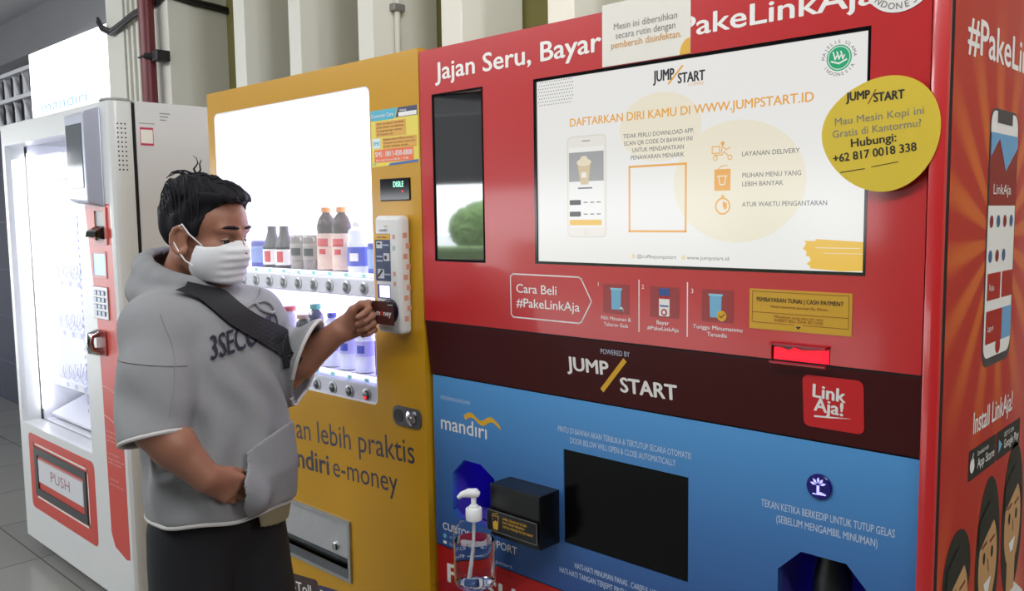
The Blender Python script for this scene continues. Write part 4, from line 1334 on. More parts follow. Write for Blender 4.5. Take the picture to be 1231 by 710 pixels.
# ================================================================== WHITE MACHINE
m_wm = M('white_enamel', '#d9dadd', 0.3, vary=0.02, scale=3, coat=0.2)
m_wd = M('white_door', '#dcdedd', 0.3, vary=0.02, scale=3, coat=0.2)
m_rs2 = M('coral_red', '#c94438', 0.35, vary=0.04)
wm = thing('snack_vending_machine', 'white snack vending machine with coral red trim, a PUSH flap and a lit window', 'vending machine', (-2.34, 0.45, 0))
VX0, VX1 = -2.952, -1.738
b = MB()
b.box(VX0, VX1, 0.40, 0.95, 0.08, 1.985, bev=0.006)
b.box(VX0, VX0 + 0.03, 0.094, 0.40, 0.08, 1.985); b.box(VX1 - 0.34, VX1, 0.094, 0.40, 0.08, 1.985)
b.box(VX0 + 0.03, VX1 - 0.34, 0.094, 0.40, 1.93, 1.985); b.box(VX0 + 0.03, VX1 - 0.34, 0.094, 0.40, 0.08, 0.58)
b.build('cabinet', m_wm, wm)
for x in (VX0 + 0.1, VX1 - 0.1):
    for y in (0.14, 0.82):
        b = MB(); b.lathe([(0.035, 0.0), (0.035, 0.015), (0.018, 0.02), (0.018, 0.082)], (x, y, 0)); b.build('foot', m_blkm, wm, True)
b = MB(); b.panel(VX0 + 0.01, VX1 - 0.004, 0.09, 1.978, 0.0802, 0.094, [(-2.925, -2.075, 0.61, 1.91)]); b.build('door_seal', m_gap, wm)
UX0, UX1, UZ0, UZ1 = -2.915, -2.085, 0.626, 1.893
b = MB()
b.panel(VX0, VX1 - 0.03, 0.08, 1.982, 0.0, 0.08, [(UX0, UX1, UZ0, UZ1)])
prof = [(VX1 - 0.03, 0.0), (VX1 - 0.015, 0.004), (VX1 - 0.005, 0.014), (VX1, 0.03), (VX1, 0.08), (VX1 - 0.03, 0.08)]
b.prism(prof, lambda u, v, h: (u, v, h), 0.08, 1.982)
wd = b.build('front_door', m_wd, wm, True, 25)
b = MB()
b.box(UX0 - 0.01, UX1 + 0.01, 0.38, 0.39, UZ0 - 0.01, UZ1 + 0.01)
b.box(UX0 - 0.008, UX0 - 0.002, 0.096, 0.38, UZ0 - 0.01, UZ1 + 0.01); b.box(UX1 + 0.002, UX1 + 0.008, 0.096, 0.38, UZ0 - 0.01, UZ1 + 0.01)
b.box(UX0 - 0.002, UX1 + 0.002, 0.096, 0.38, UZ0 - 0.01, UZ0 - 0.004)
b.build('interior_liner', m_wint, wm)
m_led2 = M('led_tube_cold', '#ffffff', 0.5, vary=0, emit=7.0, ecol='#f0f2ff')
m_led3 = M('led_back_panel', '#ffffff', 0.5, vary=0, emit=1.25, ecol='#eceeff')
b = MB(); b.box(UX0, UX1, 0.366, 0.376, 0.80, UZ1); b.build('lit_back', m_led3, wm)
for x in (UX0 + 0.008, UX1 - 0.026):
    b = MB(); b.box(x, x + 0.018, 0.086, 0.10, UZ0 + 0.05, UZ1 - 0.03); b.build('led_tube', m_led2, wm)
m_tray = M('tray_white', '#e6e8f2', 0.4); m_wire = M('wire_steel', '#b4b6c6', 0.3, 0.7)
for k, z in enumerate((0.80, 1.04, 1.27, 1.48, 1.68)):
    b = MB(); b.box(UX0 + 0.03, UX1 - 0.03, 0.15, 0.36, z, z + 0.006); b.box(UX0 + 0.03, UX1 - 0.03, 0.142, 0.15, z - 0.012, z + 0.022)
    tr = b.build('tray', m_tray, wm)
    for j in range(7):
        x = UX0 + 0.07 + j * 0.105
        p = Print(front(0.142)); p.rect(x, x + 0.035, z - 0.008, z + 0.014, M('tag_lilac', '#b9bfe4', 0.5)); p.build('price_tag', tr)
    for j in range(7):
        x = UX0 + 0.085 + j * 0.105
        b = MB()
        b.tube([(x + 0.032 * math.cos(a), 0.16 + a * 0.0042, z + 0.042 + 0.032 * math.sin(a)) for a in [q * 0.45 for q in range(98)]], 0.0018, n=5)
        b.build('spiral', m_wire, tr, True)
b = MB(); b.prism([(0.12, 0.64), (0.36, 0.74), (0.36, 0.75), (0.12, 0.65)], lambda u, v, h: (h, u, v), UX0 + 0.02, UX1 - 0.02); b.build('drop_chute', m_tray, wm)
p = Print(side(UX1 - 0.001))
b = MB(); b.box(UX0 - 0.004, UX1 + 0.004, 0.012, 0.017, UZ0 - 0.004, UZ1 + 0.004); b.build('window_pane', MATS['window_glass'], wm)
p = Print(front(0.012)); p.text('CORPORA', -2.245, 1.866, 0.016, m_grey, w=0.125)
for k in range(26):
    p.rect(-2.135, -2.123, 1.56 - k * 0.031, 1.573 - k * 0.031, M('dot_lilac', '#a9b0de', 0.5))
p.build('window_print', wm)
p = Print(front(0.0))
# coral strip down the right edge and panel round the flap
strip = [(-2.012, 1.612), (-1.778, 1.612), (-1.770, 1.25), (-1.768, 0.27), (-1.80, 0.262), (-1.905, 0.288), (-1.935, 0.34), (-1.942, 0.9), (-1.955, 1.2)]
p.poly(strip, m_rs2)
p.poly(rr(-2.848, -2.074, 0.238, 0.590, 0.03), m_rs2)
p.line(rr(-2.785, -2.150, 0.300, 0.546, 0.012), 0.008, m_white, 2, closed=True)
m_sm = M('print_small', '#e2b5ac', 0.5)
for k, (s, z, w_) in enumerate((('Perhatian:', 0.742, 0.085), ('Masukkan uang', 0.722, 0.12), ('pilih nomor produk', 0.706, 0.14), ('Cara Transaksi', 0.655, 0.10), ('tunggu produk jatuh', 0.636, 0.15), ('ambil di bawah', 0.620, 0.12), ('Terima kasih', 0.555, 0.09), ('selamat menikmati', 0.535, 0.13))):
    p.text(s, -1.925, z, 0.0085, m_sm, w=w_, lv=2)
p.line([(-1.945, 0.92), (-1.90, 0.918), (-1.78, 0.895)], 0.004, m_sm, 2); p.line([(-1.942, 0.805), (-1.90, 0.80), (-1.78, 0.77)], 0.004, m_sm, 2)
p.build('coral_trim', wd)
b = MB(); b.panel(-2.772, -2.162, 0.312, 0.534, -0.006, 0.0, [(-2.735, -2.190, 0.345, 0.500)])
q = b.build('flap_surround', M('surround_dark', '#3a3d3e', 0.35), wm)
b = MB(); b.box(-2.735, -2.190, -0.0003, 0.0, 0.345, 0.500); b.build('flap_recess', m_gap, q)
b = MB(); b.box(-2.722, -2.196, -0.007, -0.001, 0.378, 0.488, bev=0.003)
fp = b.build('push_flap', M('flap_white', '#d9dbdf', 0.3), wm)
p = Print(front(-0.007)); p.text('PUSH', -2.565, 0.412, 0.046, M('push_red_grey', '#a8707a', 0.5), w=0.225); p.line([(-2.719, 0.380), (-2.199, 0.380)], 0.003, m_rs2); p.line([(-2.719, 0.486), (-2.199, 0.486)], 0.003, m_rs2); p.build('lettering', fp)
# advertising display housing
b = MB()
vs = [(-2.10, 0, 1.955), (-2.10, 0, 1.62), (-1.815, 0, 1.60), (-1.815, 0, 1.965), (-2.03, -0.05, 1.945), (-2.03, -0.05, 1.632), (-1.845, -0.05, 1.620), (-1.845, -0.05, 1.948)]
fs = [(4, 5, 6, 7), (0, 1, 5, 4), (1, 2, 6, 5), (2, 3, 7, 6), (3, 0, 4, 7), (3, 2, 1, 0)]
bm = bmesh.new()
bv = [bm.verts.new(v) for v in vs]
for f in fs:
    bm.faces.new([bv[i] for i in f])
bmesh.ops.recalc_face_normals(bm, faces=bm.faces)
bmesh.ops.bevel(bm, geom=list(bm.edges), offset=0.006, segments=2, affect='EDGES', profile=0.5)
bm.verts.index_update()
b.bm(bm)
q = b.build('display_housing', M('housing_silver', '#b9bccb', 0.3, 0.3), wm)
b = MB(); b.box(-2.018, -1.868, -0.0522, -0.049, 1.672, 1.908, bev=0.001)
b.build('display_glass', M('display_grey_glass', '#6e7478', 0.06, vary=0.25, scale=9), q)
# payment column
b = MB(); b.panel(-1.932, -1.808, 1.462, 1.600, -0.006, 0.0, [(-1.912, -1.828, 1.478, 1.588)])
q = b.build('note_acceptor', M('acceptor_coral', '#d68a80', 0.4), wm)
b = MB(); b.box(-1.912, -1.828, -0.001, 0.0, 1.478, 1.588); b.build('acceptor_plate', M('acceptor_grey', '#a9a9a8', 0.4), q)
b = MB(); b.prism([(-0.001, 1.482), (-0.040, 1.492), (-0.036, 1.512), (-0.001, 1.532)], lambda u, v, h: (h, u, v), -1.915, -1.826); b.build('note_mouth', m_blk, q)
b = MB(); b.panel(-1.962, -1.832, 1.336, 1.438, -0.003, 0.0, [(-1.952, -1.842, 1.346, 1.428)])
q = b.build('status_screen', M('acceptor_coral', '#d68a80'), wm)
b = MB(); b.box(-1.952, -1.842, -0.0015, 0.0, 1.346, 1.428); b.build('lit_panel', M('lcd_blue', '#8fb4f2', 0.3, vary=0.2, scale=30, emit=0.55, ecol='#86aef2'), q)
b = MB(); b.box(-1.975, -1.832, -0.005, 0.0, 1.180, 1.304, bev=0.002)
q = b.build('keypad', M('keypad_silver', '#b4b1b4', 0.35, 0.4), wm)
for i in range(3):
    for j in range(4):
        b = MB(); x = -1.955 + i * 0.036; z = 1.193 + j * 0.026; b.box(x, x + 0.028, -0.009, -0.005, z, z + 0.018, bev=0.002); b.build('key', M('key_blue_grey', '#9fa9b8', 0.35, 0.3), q)
b = MB(); b.prism(rr(-1.958, -1.868, 1.04, 1.135, 0.012), front(0.0), 0, 0.006)
q = b.build('handle_plate', M('handle_dark', '#8a2f2a', 0.4), wm)
b = MB(); b.tube([(-1.935, -0.006, 1.125), (-1.935, -0.035, 1.118), (-1.935, -0.042, 1.09), (-1.935, -0.035, 1.06), (-1.935, -0.006, 1.052)], 0.016, n=12); b.build('handle', m_chrome, q, True)
# vent holes and stickers on the side
p = Print(side(VX1))
for i in range(3):
    for j in range(11):
        p.disc(0.028 + i * 0.0135, 1.900 - j * 0.0165, 0.0032, m_dark, n=10)
p.build('vent_holes', wm)
p = Print(side(VX1))
p.rect(0.105, 0.165, 1.905, 1.908, m_grey)
for k in range(3):
    p.rect(0.185, 0.225 - 0.008 * k, 1.945 - k * 0.012, 1.949 - k * 0.012, m_grey)
p.build('side_print', wm)
b = MB(); b.box(VX1, VX1 + 0.0008, 0.108, 0.158, 1.826, 1.892)
q = b.build('side_sticker', m_white, wm)
p = Print(side(VX1 + 0.0008)); m_pk = M('sticker_pink', '#c83a5c', 0.45)
p.rect(0.108, 0.158, 1.884, 1.892, m_pk); p.rect(0.108, 0.158, 1.826, 1.834, m_pk); p.rect(0.108, 0.1105, 1.834, 1.884, m_pk); p.rect(0.1555, 0.158, 1.834, 1.884, m_pk); p.build('border', q)
b = MB(); b.lathe([(0.05, 0), (0.056, 0.004), (0.05, 0.012), (0.02, 0.016)], (-1.80, 0.05, 1.982), n=24)
tag(b.build('dust_cover', M('cover_grey', '#a0a09c', 0.5), None, True), 'flat grey cap lying on the front corner of the white vending machine', 'cap')
# ================================================================== THE MAN
# organic shapes: smooth blends of rounded bones and ellipsoids, skinned on a sparse voxel grid
def v3(*a):
    return np.array(a, dtype=np.float64)


def smin(a, b, k):
    if k <= 0:
        return np.minimum(a, b)
    h = np.clip(0.5 + 0.5 * (b - a) / k, 0, 1)
    return b + (a - b) * h - k * h * (1 - h)


class Bone:
    def __init__(s, a, b, r1, r2, k=0.01, op='+'):
        s.a, s.b, s.r1, s.r2, s.k, s.op = v3(*a), v3(*b), r1, r2, k, op
        s.c = (s.a + s.b) / 2
        s.R = np.linalg.norm(s.b - s.a) / 2 + max(r1, r2)

    def d(s, p):
        ba = s.b - s.a
        pa = p - s.a
        h = np.clip(pa @ ba / max(ba @ ba, 1e-12), 0, 1)
        return np.linalg.norm(pa - h[:, None] * ba, axis=1) - (s.r1 + (s.r2 - s.r1) * h)


class Ell:
    def __init__(s, c, r, B=None, k=0.01, op='+'):
        s.c, s.r, s.B, s.k, s.op = v3(*c), v3(*r), B, k, op
        s.R = max(r)

    def d(s, p):
        q = p - s.c
        if s.B is not None:
            q = q @ s.B.T
        k0 = np.linalg.norm(q / s.r, axis=1)
        k1 = np.linalg.norm(q / (s.r ** 2), axis=1) + 1e-9
        return k0 * (k0 - 1) / k1


class Fn:
    def __init__(s, f, c, R, k=0.01, op='+'):
        s.d, s.c, s.R, s.k, s.op = f, v3(*c), R, k, op


def field(prims, p, cc=None, rad=0.0):
    d = np.full(len(p), 1.0)
    for q in prims:
        if cc is not None and q.op != '&' and np.linalg.norm(q.c - cc) - q.R - rad > 0.08:
            continue
        e = q.d(p)
        if q.op == '+':
            d = smin(d, e, q.k)
        elif q.op == '-':
            d = -smin(-d, e, q.k)
        else:
            d = -smin(-d, -e, q.k)
    return d


def skin(prims, h, lo, hi, post=None, Bn=12):
    """surface nets over the blocks that touch the surface -> verts, quads"""
    lo, hi = v3(*lo), v3(*hi)
    nb = np.ceil((hi - lo) / (h * Bn)).astype(int)
    N = nb * Bn + 2
    g = np.arange(Bn + 1)
    G = np.stack(np.meshgrid(g, g, g, indexing='ij'), -1).reshape(-1, 3)
    half = h * Bn / 2
    F = (lambda p, c, r: field(prims, p, c, r)) if post is None else (lambda p, c, r: post(field(prims, p, c, r), p))
    keys, pts, quads = [], [], []

    def key(i):
        return (i[..., 0] * N[1] + i[..., 1]) * N[2] + i[..., 2]
    for bx in range(nb[0]):
        for by in range(nb[1]):
            for bz in range(nb[2]):
                o = np.array([bx, by, bz]) * Bn
                c = lo + (o + Bn / 2) * h
                dc = F(c[None], c, 0.0)[0]
                if abs(dc) > half * 1.9 + 0.02:
                    continue
                D = F(lo + (G + o) * h, c, half * 1.74).reshape(Bn + 1, Bn + 1, Bn + 1)
                if D.min() > 0 or D.max() < 0:
                    continue
                S = D < 0
                acc = np.zeros((Bn, Bn, Bn, 3))
                cnt = np.zeros((Bn, Bn, Bn))
                for ax in range(3):
                    for u in (0, 1):
                        for w in (0, 1):
                            sl0 = [slice(None)] * 3
                            sl1 = [slice(None)] * 3
                            o2 = [0, 0, 0]
                            oth = [q for q in range(3) if q != ax]
                            sl0[ax], sl1[ax] = slice(0, Bn), slice(1, Bn + 1)
                            for q, val in zip(oth, (u, w)):
                                sl0[q] = sl1[q] = slice(val, val + Bn)
                                o2[q] = val
                            a, b_ = D[tuple(sl0)], D[tuple(sl1)]
                            m = (a < 0) != (b_ < 0)
                            t = np.where(m, a / np.where(m, a - b_, 1), 0)
                            add = np.zeros((Bn, Bn, Bn, 3))
                            for q in range(3):
                                add[..., q] = o2[q]
                            add[..., ax] = t
                            acc += add * m[..., None]
                            cnt += m
                idx = np.argwhere(cnt > 0)
                if len(idx) == 0:
                    continue
                P_ = acc[tuple(idx.T)] / cnt[tuple(idx.T)][:, None] + idx
                keys.append(key(idx + o))
                pts.append(lo + (P_ + o) * h)
                for ax in range(3):
                    sl0 = [slice(0, Bn)] * 3
                    sl1 = [slice(0, Bn)] * 3
                    sl1[ax] = slice(1, Bn + 1)
                    a, b_ = S[tuple(sl0)], S[tuple(sl1)]
                    e = np.argwhere(a != b_)
                    if len(e) == 0:
                        continue
                    fl = a[tuple(e.T)]
                    e = e + o
                    u, w = [(1, 2), (2, 0), (0, 1)][ax]
                    U = np.zeros(3, int); U[u] = 1
                    Wv = np.zeros(3, int); Wv[w] = 1
                    q = np.stack([key(e - U - Wv), key(e - Wv), key(e), key(e - U)], 1)
                    q[~fl] = q[~fl][:, ::-1]
                    quads.append(q)
    K = np.concatenate(keys)
    V = np.concatenate(pts)
    Q = np.concatenate(quads)
    srt = np.argsort(K)
    Ks = K[srt]
    pos = np.clip(np.searchsorted(Ks, Q), 0, len(Ks) - 1)
    ok = (Ks[pos] == Q).all(1)
    return V, srt[pos[ok]]


def relax(V, Q, n=2, f=0.5):
    for _ in range(n):
        s = np.zeros_like(V)
        c = np.zeros(len(V))
        for a, b_ in ((0, 1), (1, 2), (2, 3), (3, 0)):
            np.add.at(s, Q[:, a], V[Q[:, b_]]); np.add.at(c, Q[:, a], 1)
            np.add.at(s, Q[:, b_], V[Q[:, a]]); np.add.at(c, Q[:, b_], 1)
        V = V + f * (s / np.maximum(c, 1)[:, None] - V)
    return V


def skin_obj(name, prims, h, lo, hi, mat, parent, post=None, n=2):
    V, Q = skin(prims, h, lo, hi, post)
    V = relax(V, Q, n)
    m = MB()
    m.v = [tuple(p) for p in V]
    m.f = [tuple(int(i) for i in q) for q in Q]
    m.m = [0] * len(m.f)
    o = m.build(name, mat, parent)
    o.data.polygons.foreach_set('use_smooth', [True] * len(o.data.polygons))
    return o, V, Q


# ---- frames
FW = v3(-0.68630693, 0.72139554, -0.09258122); RT = v3(0.72531821, 0.68827684, -0.01372921); DN = v3(0.05381732, -0.0765733, -0.99561048)
a_ = math.radians(7)
BF, BL, UP = v3(math.cos(a_), math.sin(a_), 0), v3(-math.sin(a_), math.cos(a_), 0), v3(0, 0, 1)     # body: forward, left, up
BODY = v3(-0.325, -0.372, 0)


def bp(f, l, z):
    """point given forward / left of the body axis at height z"""
    return BODY + BF * f + BL * l + UP * z


# head frame: turned a little to the machine and bowed
HS = 0.90
H0 = v3(*(-0.3601, -0.3553, 1.5146))
yw, pt = math.radians(22), math.radians(-13)
HF = v3(math.cos(yw) * math.cos(pt), math.sin(yw) * math.cos(pt), math.sin(pt))
HL = v3(-math.sin(yw), math.cos(yw), 0)
HU = np.cross(HF, HL)
HB = np.stack([HF, HL, HU])


def hp(f, l, u):
    return H0 + (HF * f + HL * l + HU * u) * HS


def hel(f, l, u, a, b_, c, k=0.012, op='+'):
    return Ell(hp(f, l, u), (a * HS, b_ * HS, c * HS), HB, k, op)


m_skin = M('skin_tan', '#9a6953', 0.5, vary=0.06, scale=30, bump=0.06, bscale=500)
_b = m_skin.node_tree.nodes['Principled BSDF']; _b.inputs['Subsurface Weight'].default_value = 0.08; _b.inputs['Subsurface Radius'].default_value = (0.02, 0.008, 0.004); _b.inputs['Subsurface Scale'].default_value = 0.3
m_hood = M('sweat_grey', '#8d8e90', 0.9, vary=0.05, scale=60, bump=0.25, bscale=900)
m_pant = M('trouser_black', '#15161a', 0.85, vary=0.15, scale=20)
m_hair = M('hair_black', '#121117', 0.7, vary=0.2, scale=60, spec=0.25)
m_mask = M('mask_white', '#dfe0e2', 0.8, vary=0.03, scale=60, bump=0.2, bscale=700)

man = thing('person', 'person in a grey hoodie and white face mask holding a card to the yellow machine', 'person', (BODY[0], BODY[1], 0))

# ---- skeleton of the body
S_R, E_R, W_R = v3(*(-0.3116, -0.4997, 1.3260)), v3(*(-0.2172, -0.5518, 1.1386)), v3(*(-0.1678, -0.4770, 1.0310))
S_L, E_L = v3(*(-0.3612, -0.2424, 1.3227)), v3(*(-0.3407, -0.1859, 1.1785))
W_L = v3(-0.2080, -0.1120, 1.2865)
face = [
    hel(-0.006, 0, 0.045, 0.098, 0.077, 0.083), hel(0.045, 0, 0.045, 0.052, 0.062, 0.055, 0.02), hel(0.040, 0, -0.035, 0.060, 0.059, 0.074, 0.02),
    Bone(hp(0.0, 0.050, -0.055), hp(0.070, 0.018, -0.088), 0.020, 0.018, 0.02), Bone(hp(0.0, -0.050, -0.055), hp(0.070, -0.018, -0.088), 0.020, 0.018, 0.02),
    Bone(hp(0.074, 0.010, -0.088), hp(0.074, -0.010, -0.088), 0.019, 0.019, 0.015),
    Ell(hp(0.068, 0.040, -0.022), (0.026 * HS, 0.024 * HS, 0.026 * HS), HB, 0.02), Ell(hp(0.068, -0.040, -0.022), (0.026 * HS, 0.024 * HS, 0.026 * HS), HB, 0.02),
    Bone(hp(0.082, 0.042, 0.034), hp(0.096, 0.012, 0.029), 0.010, 0.009, 0.012), Bone(hp(0.082, -0.042, 0.034), hp(0.096, -0.012, 0.029), 0.010, 0.009, 0.012),
    Ell(hp(0.102, 0.033, 0.012), (0.016 * HS, 0.020 * HS, 0.012 * HS), HB, 0.010, '-'), Ell(hp(0.102, -0.033, 0.012), (0.016 * HS, 0.020 * HS, 0.012 * HS), HB, 0.010, '-'),
    Ell(hp(0.0775, 0.032, 0.014), (0.0150 * HS, 0.0165 * HS, 0.0115 * HS), HB, 0.004), Ell(hp(0.0775, -0.032, 0.014), (0.0150 * HS, 0.0165 * HS, 0.0115 * HS), HB, 0.004),
    Bone(hp(0.096, 0, 0.022), hp(0.116, 0, -0.018), 0.009, 0.013, 0.010), Ell(hp(0.106, 0.012, -0.022), (0.012 * HS, 0.009 * HS, 0.009 * HS), HB, 0.006), Ell(hp(0.106, -0.012, -0.022), (0.012 * HS, 0.009 * HS, 0.009 * HS), HB, 0.006),
    Ell(hp(0.098, 0, -0.050), (0.012 * HS, 0.026 * HS, 0.007 * HS), HB, 0.006), Ell(hp(0.096, 0, -0.062), (0.012 * HS, 0.022 * HS, 0.008 * HS), HB, 0.006),
    Bone(hp(-0.022, 0, -0.05), hp(-0.060, 0, -0.19), 0.053, 0.056, 0.025),
]
for s in (1, -1):
    ring = [hp(-0.004 + 0.020 * math.cos(t) - 0.008 * math.sin(t) * 0.4, s * (0.077 + 0.012 * (1 - math.cos(t)) * 0.5), -0.010 + 0.031 * math.sin(t)) for t in [0.5 + 5.3 * k / 9 for k in range(10)]]
    face.append(Ell(hp(-0.006, s * 0.077, -0.010), (0.020 * HS, 0.008 * HS, 0.030 * HS), HB, 0.006))
    for p0, p1 in zip(ring[:-1], ring[1:]):
        face.append(Bone(p0, p1, 0.0052, 0.0052, 0.003))
    face.append(Ell(hp(0.002, s * 0.090, -0.010), (0.009 * HS, 0.007 * HS, 0.014 * HS), HB, 0.004, '-'))
    face.append(Bone(hp(0.010, s * 0.081, -0.036), hp(0.008, s * 0.080, -0.042), 0.008, 0.006, 0.004))
# torso, arms, legs
torso = [
    Bone(bp(-0.045, 0, 1.34), bp(-0.02, 0, 1.29), 0.045, 0.06, 0.03),
    Ell(bp(-0.01, 0, 1.255), (0.090, 0.125, 0.13), np.stack([BF, BL, UP]), 0.04), Ell(bp(0.01, 0, 1.05), (0.108, 0.130, 0.20), np.stack([BF, BL, UP]), 0.06),
    Ell(bp(-0.01, 0, 0.90), (0.080, 0.112, 0.11), np.stack([BF, BL, UP]), 0.03),
    Bone(bp(-0.03, -0.06, 1.300), S_R - UP * 0.012, 0.040, 0.045, 0.03), Bone(bp(-0.03, 0.06, 1.300), S_L - UP * 0.012, 0.040, 0.043, 0.03),
]
arms = [
    Bone(S_R, E_R, 0.055, 0.043, 0.02), Bone(E_R, E_R + (W_R - E_R) * 0.35, 0.043, 0.043, 0.015), Bone(E_R + (W_R - E_R) * 0.35, W_R, 0.043, 0.030, 0.015),
    Bone(S_L, E_L, 0.053, 0.042, 0.02), Bone(E_L, E_L + (W_L - E_L) * 0.35, 0.042, 0.040, 0.015), Bone(E_L + (W_L - E_L) * 0.35, W_L, 0.040, 0.0265, 0.015),
]
legs = []
for s, fx in ((1, 0.03), (-1, -0.01)):
    legs += [Bone(bp(-0.005, s * 0.064, 0.84), bp(0.015 + fx, s * 0.090, 0.47), 0.070, 0.056, 0.03), Bone(bp(0.015 + fx, s * 0.092, 0.47), bp(-0.03 + fx, s * 0.10, 0.09), 0.054, 0.036, 0.02),
             Bone(bp(-0.05 + fx, s * 0.10, 0.05), bp(0.12 + fx, s * 0.115, 0.032), 0.032, 0.024, 0.02)]


def hand(W, D, N, U, curls, thumb, sc=1.0, k=0.008):
    """W wrist, D towards the knuckles, N out of the palm, U towards the thumb; curls = bend of the three joints per finger"""
    D, N, U = [x / np.linalg.norm(x) for x in (D, N, U)]
    out = [Bone(W, W + D * 0.030 * sc, 0.0265 * sc, 0.024 * sc, 0.012)]
    kn = []
    for i, off in enumerate((0.030, 0.010, -0.010, -0.029)):
        kp = W + D * (0.083 - 0.004 * abs(i - 1)) * sc + U * off * sc
        kn.append(kp)
        out.append(Bone(W + D * 0.018 * sc + U * off * 0.6 * sc, kp, 0.0155 * sc, 0.0120 * sc, 0.012))
    out.append(Bone(W + D * 0.022 * sc + U * 0.016 * sc + N * 0.006 * sc, W + D * 0.052 * sc + U * 0.026 * sc + N * 0.012 * sc, 0.016 * sc, 0.013 * sc, 0.010))
    L = ((0.040, 0.024, 0.020), (0.043, 0.027, 0.021), (0.040, 0.025, 0.020), (0.032, 0.019, 0.018))
    for i in range(4):
        p0 = kn[i]
        ang = 0.0
        for j in range(3):
            ang += curls[i][j]
            d = D * math.cos(ang) + N * math.sin(ang)
            p1 = p0 + d * L[i][j] * sc
            r0 = (0.0098, 0.0088, 0.0080)[j] * (0.9 if i == 3 else 1) * sc
            out.append(Bone(p0, p1, r0, r0 * 0.9, 0.0035))
            p0 = p1
    t0 = W + D * 0.028 * sc + U * 0.022 * sc + N * 0.008 * sc
    for j, (q, r0, r1) in enumerate(zip(thumb, (0.0135, 0.0112, 0.0098), (0.0115, 0.0102, 0.0080))):
        t1 = W + D * q[0] * sc + U * q[1] * sc + N * q[2] * sc
        out.append(Bone(t0, t1, r0 * sc, r1 * sc, 0.005))
        t0 = t1
    return out


# left hand: thumb on top, fingers curled towards the palm, pinching the card
K_L = v3(-0.1740, -0.0690, 1.3115)
DL = K_L - W_L
NL_ = -FW * 0.80 + RT * 0.10 + DN * 0.25
UL = np.cross(NL_, DL); UL = UL / np.linalg.norm(UL)
if UL[2] < 0:
    UL = -UL
NL_ = np.cross(DL, UL); NL_ = NL_ / np.linalg.norm(NL_)
if NL_ @ FW > 0:
    NL_ = -NL_
handL = hand(W_L, DL, NL_, UL, [(1.15, 1.05, 0.5), (1.25, 1.35, 0.7), (1.3, 1.45, 0.8), (1.3, 1.45, 0.8)], [(0.055, 0.040, 0.016), (0.082, 0.046, 0.022), (0.104, 0.042, 0.024)], 0.90)
# right hand: relaxed, pushed into the pouch pocket
DR = v3(*(-0.1606, -0.4004, 0.9806)) - W_R
UR = v3(0.25, 0.2, 0.92); UR = UR - DR * (UR @ DR) / (DR @ DR)
NR_ = np.cross(UR, DR)
if NR_ @ FW < 0:
    NR_ = -NR_
handR = hand(W_R, DR, NR_, UR, [(0.25, 0.35, 0.2), (0.28, 0.4, 0.25), (0.3, 0.45, 0.25), (0.35, 0.45, 0.3)], [(0.055, 0.032, 0.016), (0.082, 0.034, 0.026), (0.100, 0.032, 0.034)], 0.86)
body_prims = torso + legs + arms + handL + handR + face
body, BV, BQ = skin_obj('body', body_prims, 0.0034, (-0.62, -0.72, -0.002), (0.06, 0.0, 1.66), m_skin, man, n=1)

# ---- trousers and shoes
tr = [Ell(bp(-0.005, 0, 0.90), (0.100, 0.138, 0.13), np.stack([BF, BL, UP]), 0.05)]
for s, fx in ((1, 0.03), (-1, -0.01)):
    tr += [Bone(bp(-0.005, s * 0.068, 0.87), bp(0.015 + fx, s * 0.090, 0.47), 0.092, 0.082, 0.02), Bone(bp(0.015 + fx, s * 0.090, 0.47), bp(-0.02 + fx, s * 0.10, 0.08), 0.082, 0.070, 0.02)]
tr.append(Fn(lambda p: 0.07 - p[:, 2], bp(0, 0, 0.5), 2, 0.004, '&'))
tr.append(Fn(lambda p: p[:, 2] - 0.97, bp(0, 0, 0.5), 2, 0.004, '&'))


def cloth_post(d, p):
    w = np.sin(p[:, 2] * 60 + 6 * np.sin(p[:, 0] * 14) + 4 * np.sin(p[:, 1] * 18)) * 0.0022
    return d + w * np.clip((0.6 - p[:, 2]) * 3, 0.25, 1)


skin_obj('trousers', tr, 0.008, (-0.62, -0.72, 0.0), (0.06, 0.0, 1.02), m_pant, man, cloth_post)
m_shoe = M('shoe_black', '#1b1b1d', 0.5); m_sole = M('sole_grey', '#bdbdb8', 0.6)
for s, fx in ((1, 0.03), (-1, -0.01)):
    pr = [Bone(bp(-0.055 + fx, s * 0.10, 0.055), bp(0.06 + fx, s * 0.112, 0.050), 0.042, 0.044, 0.02), Bone(bp(0.06 + fx, s * 0.112, 0.048), bp(0.13 + fx, s * 0.118, 0.040), 0.044, 0.036, 0.02), Bone(bp(-0.055 + fx, s * 0.10, 0.06), bp(-0.05 + fx, s * 0.10, 0.10), 0.04, 0.042, 0.02),
          Fn(lambda p: 0.022 - p[:, 2], bp(0, 0, 0), 3, 0.004, '&')]
    sh, _, _ = skin_obj('shoe', pr, 0.007, (-0.62, -0.72, 0.0), (0.06, 0.0, 0.16), m_shoe, man)
    pr = [Bone(bp(-0.055 + fx, s * 0.10, 0.02), bp(0.06 + fx, s * 0.112, 0.02), 0.045, 0.048, 0.02), Bone(bp(0.06 + fx, s * 0.112, 0.02), bp(0.135 + fx, s * 0.118, 0.02), 0.048, 0.040, 0.02),
          Fn(lambda p: np.abs(p[:, 2] - 0.013) - 0.0125, bp(0, 0, 0), 3, 0.002, '&')]
    skin_obj('sole', pr, 0.006, (-0.62, -0.72, -0.02), (0.06, 0.0, 0.08), m_sole, sh)

# ---- hoodie
BB = np.stack([BF, BL, UP])


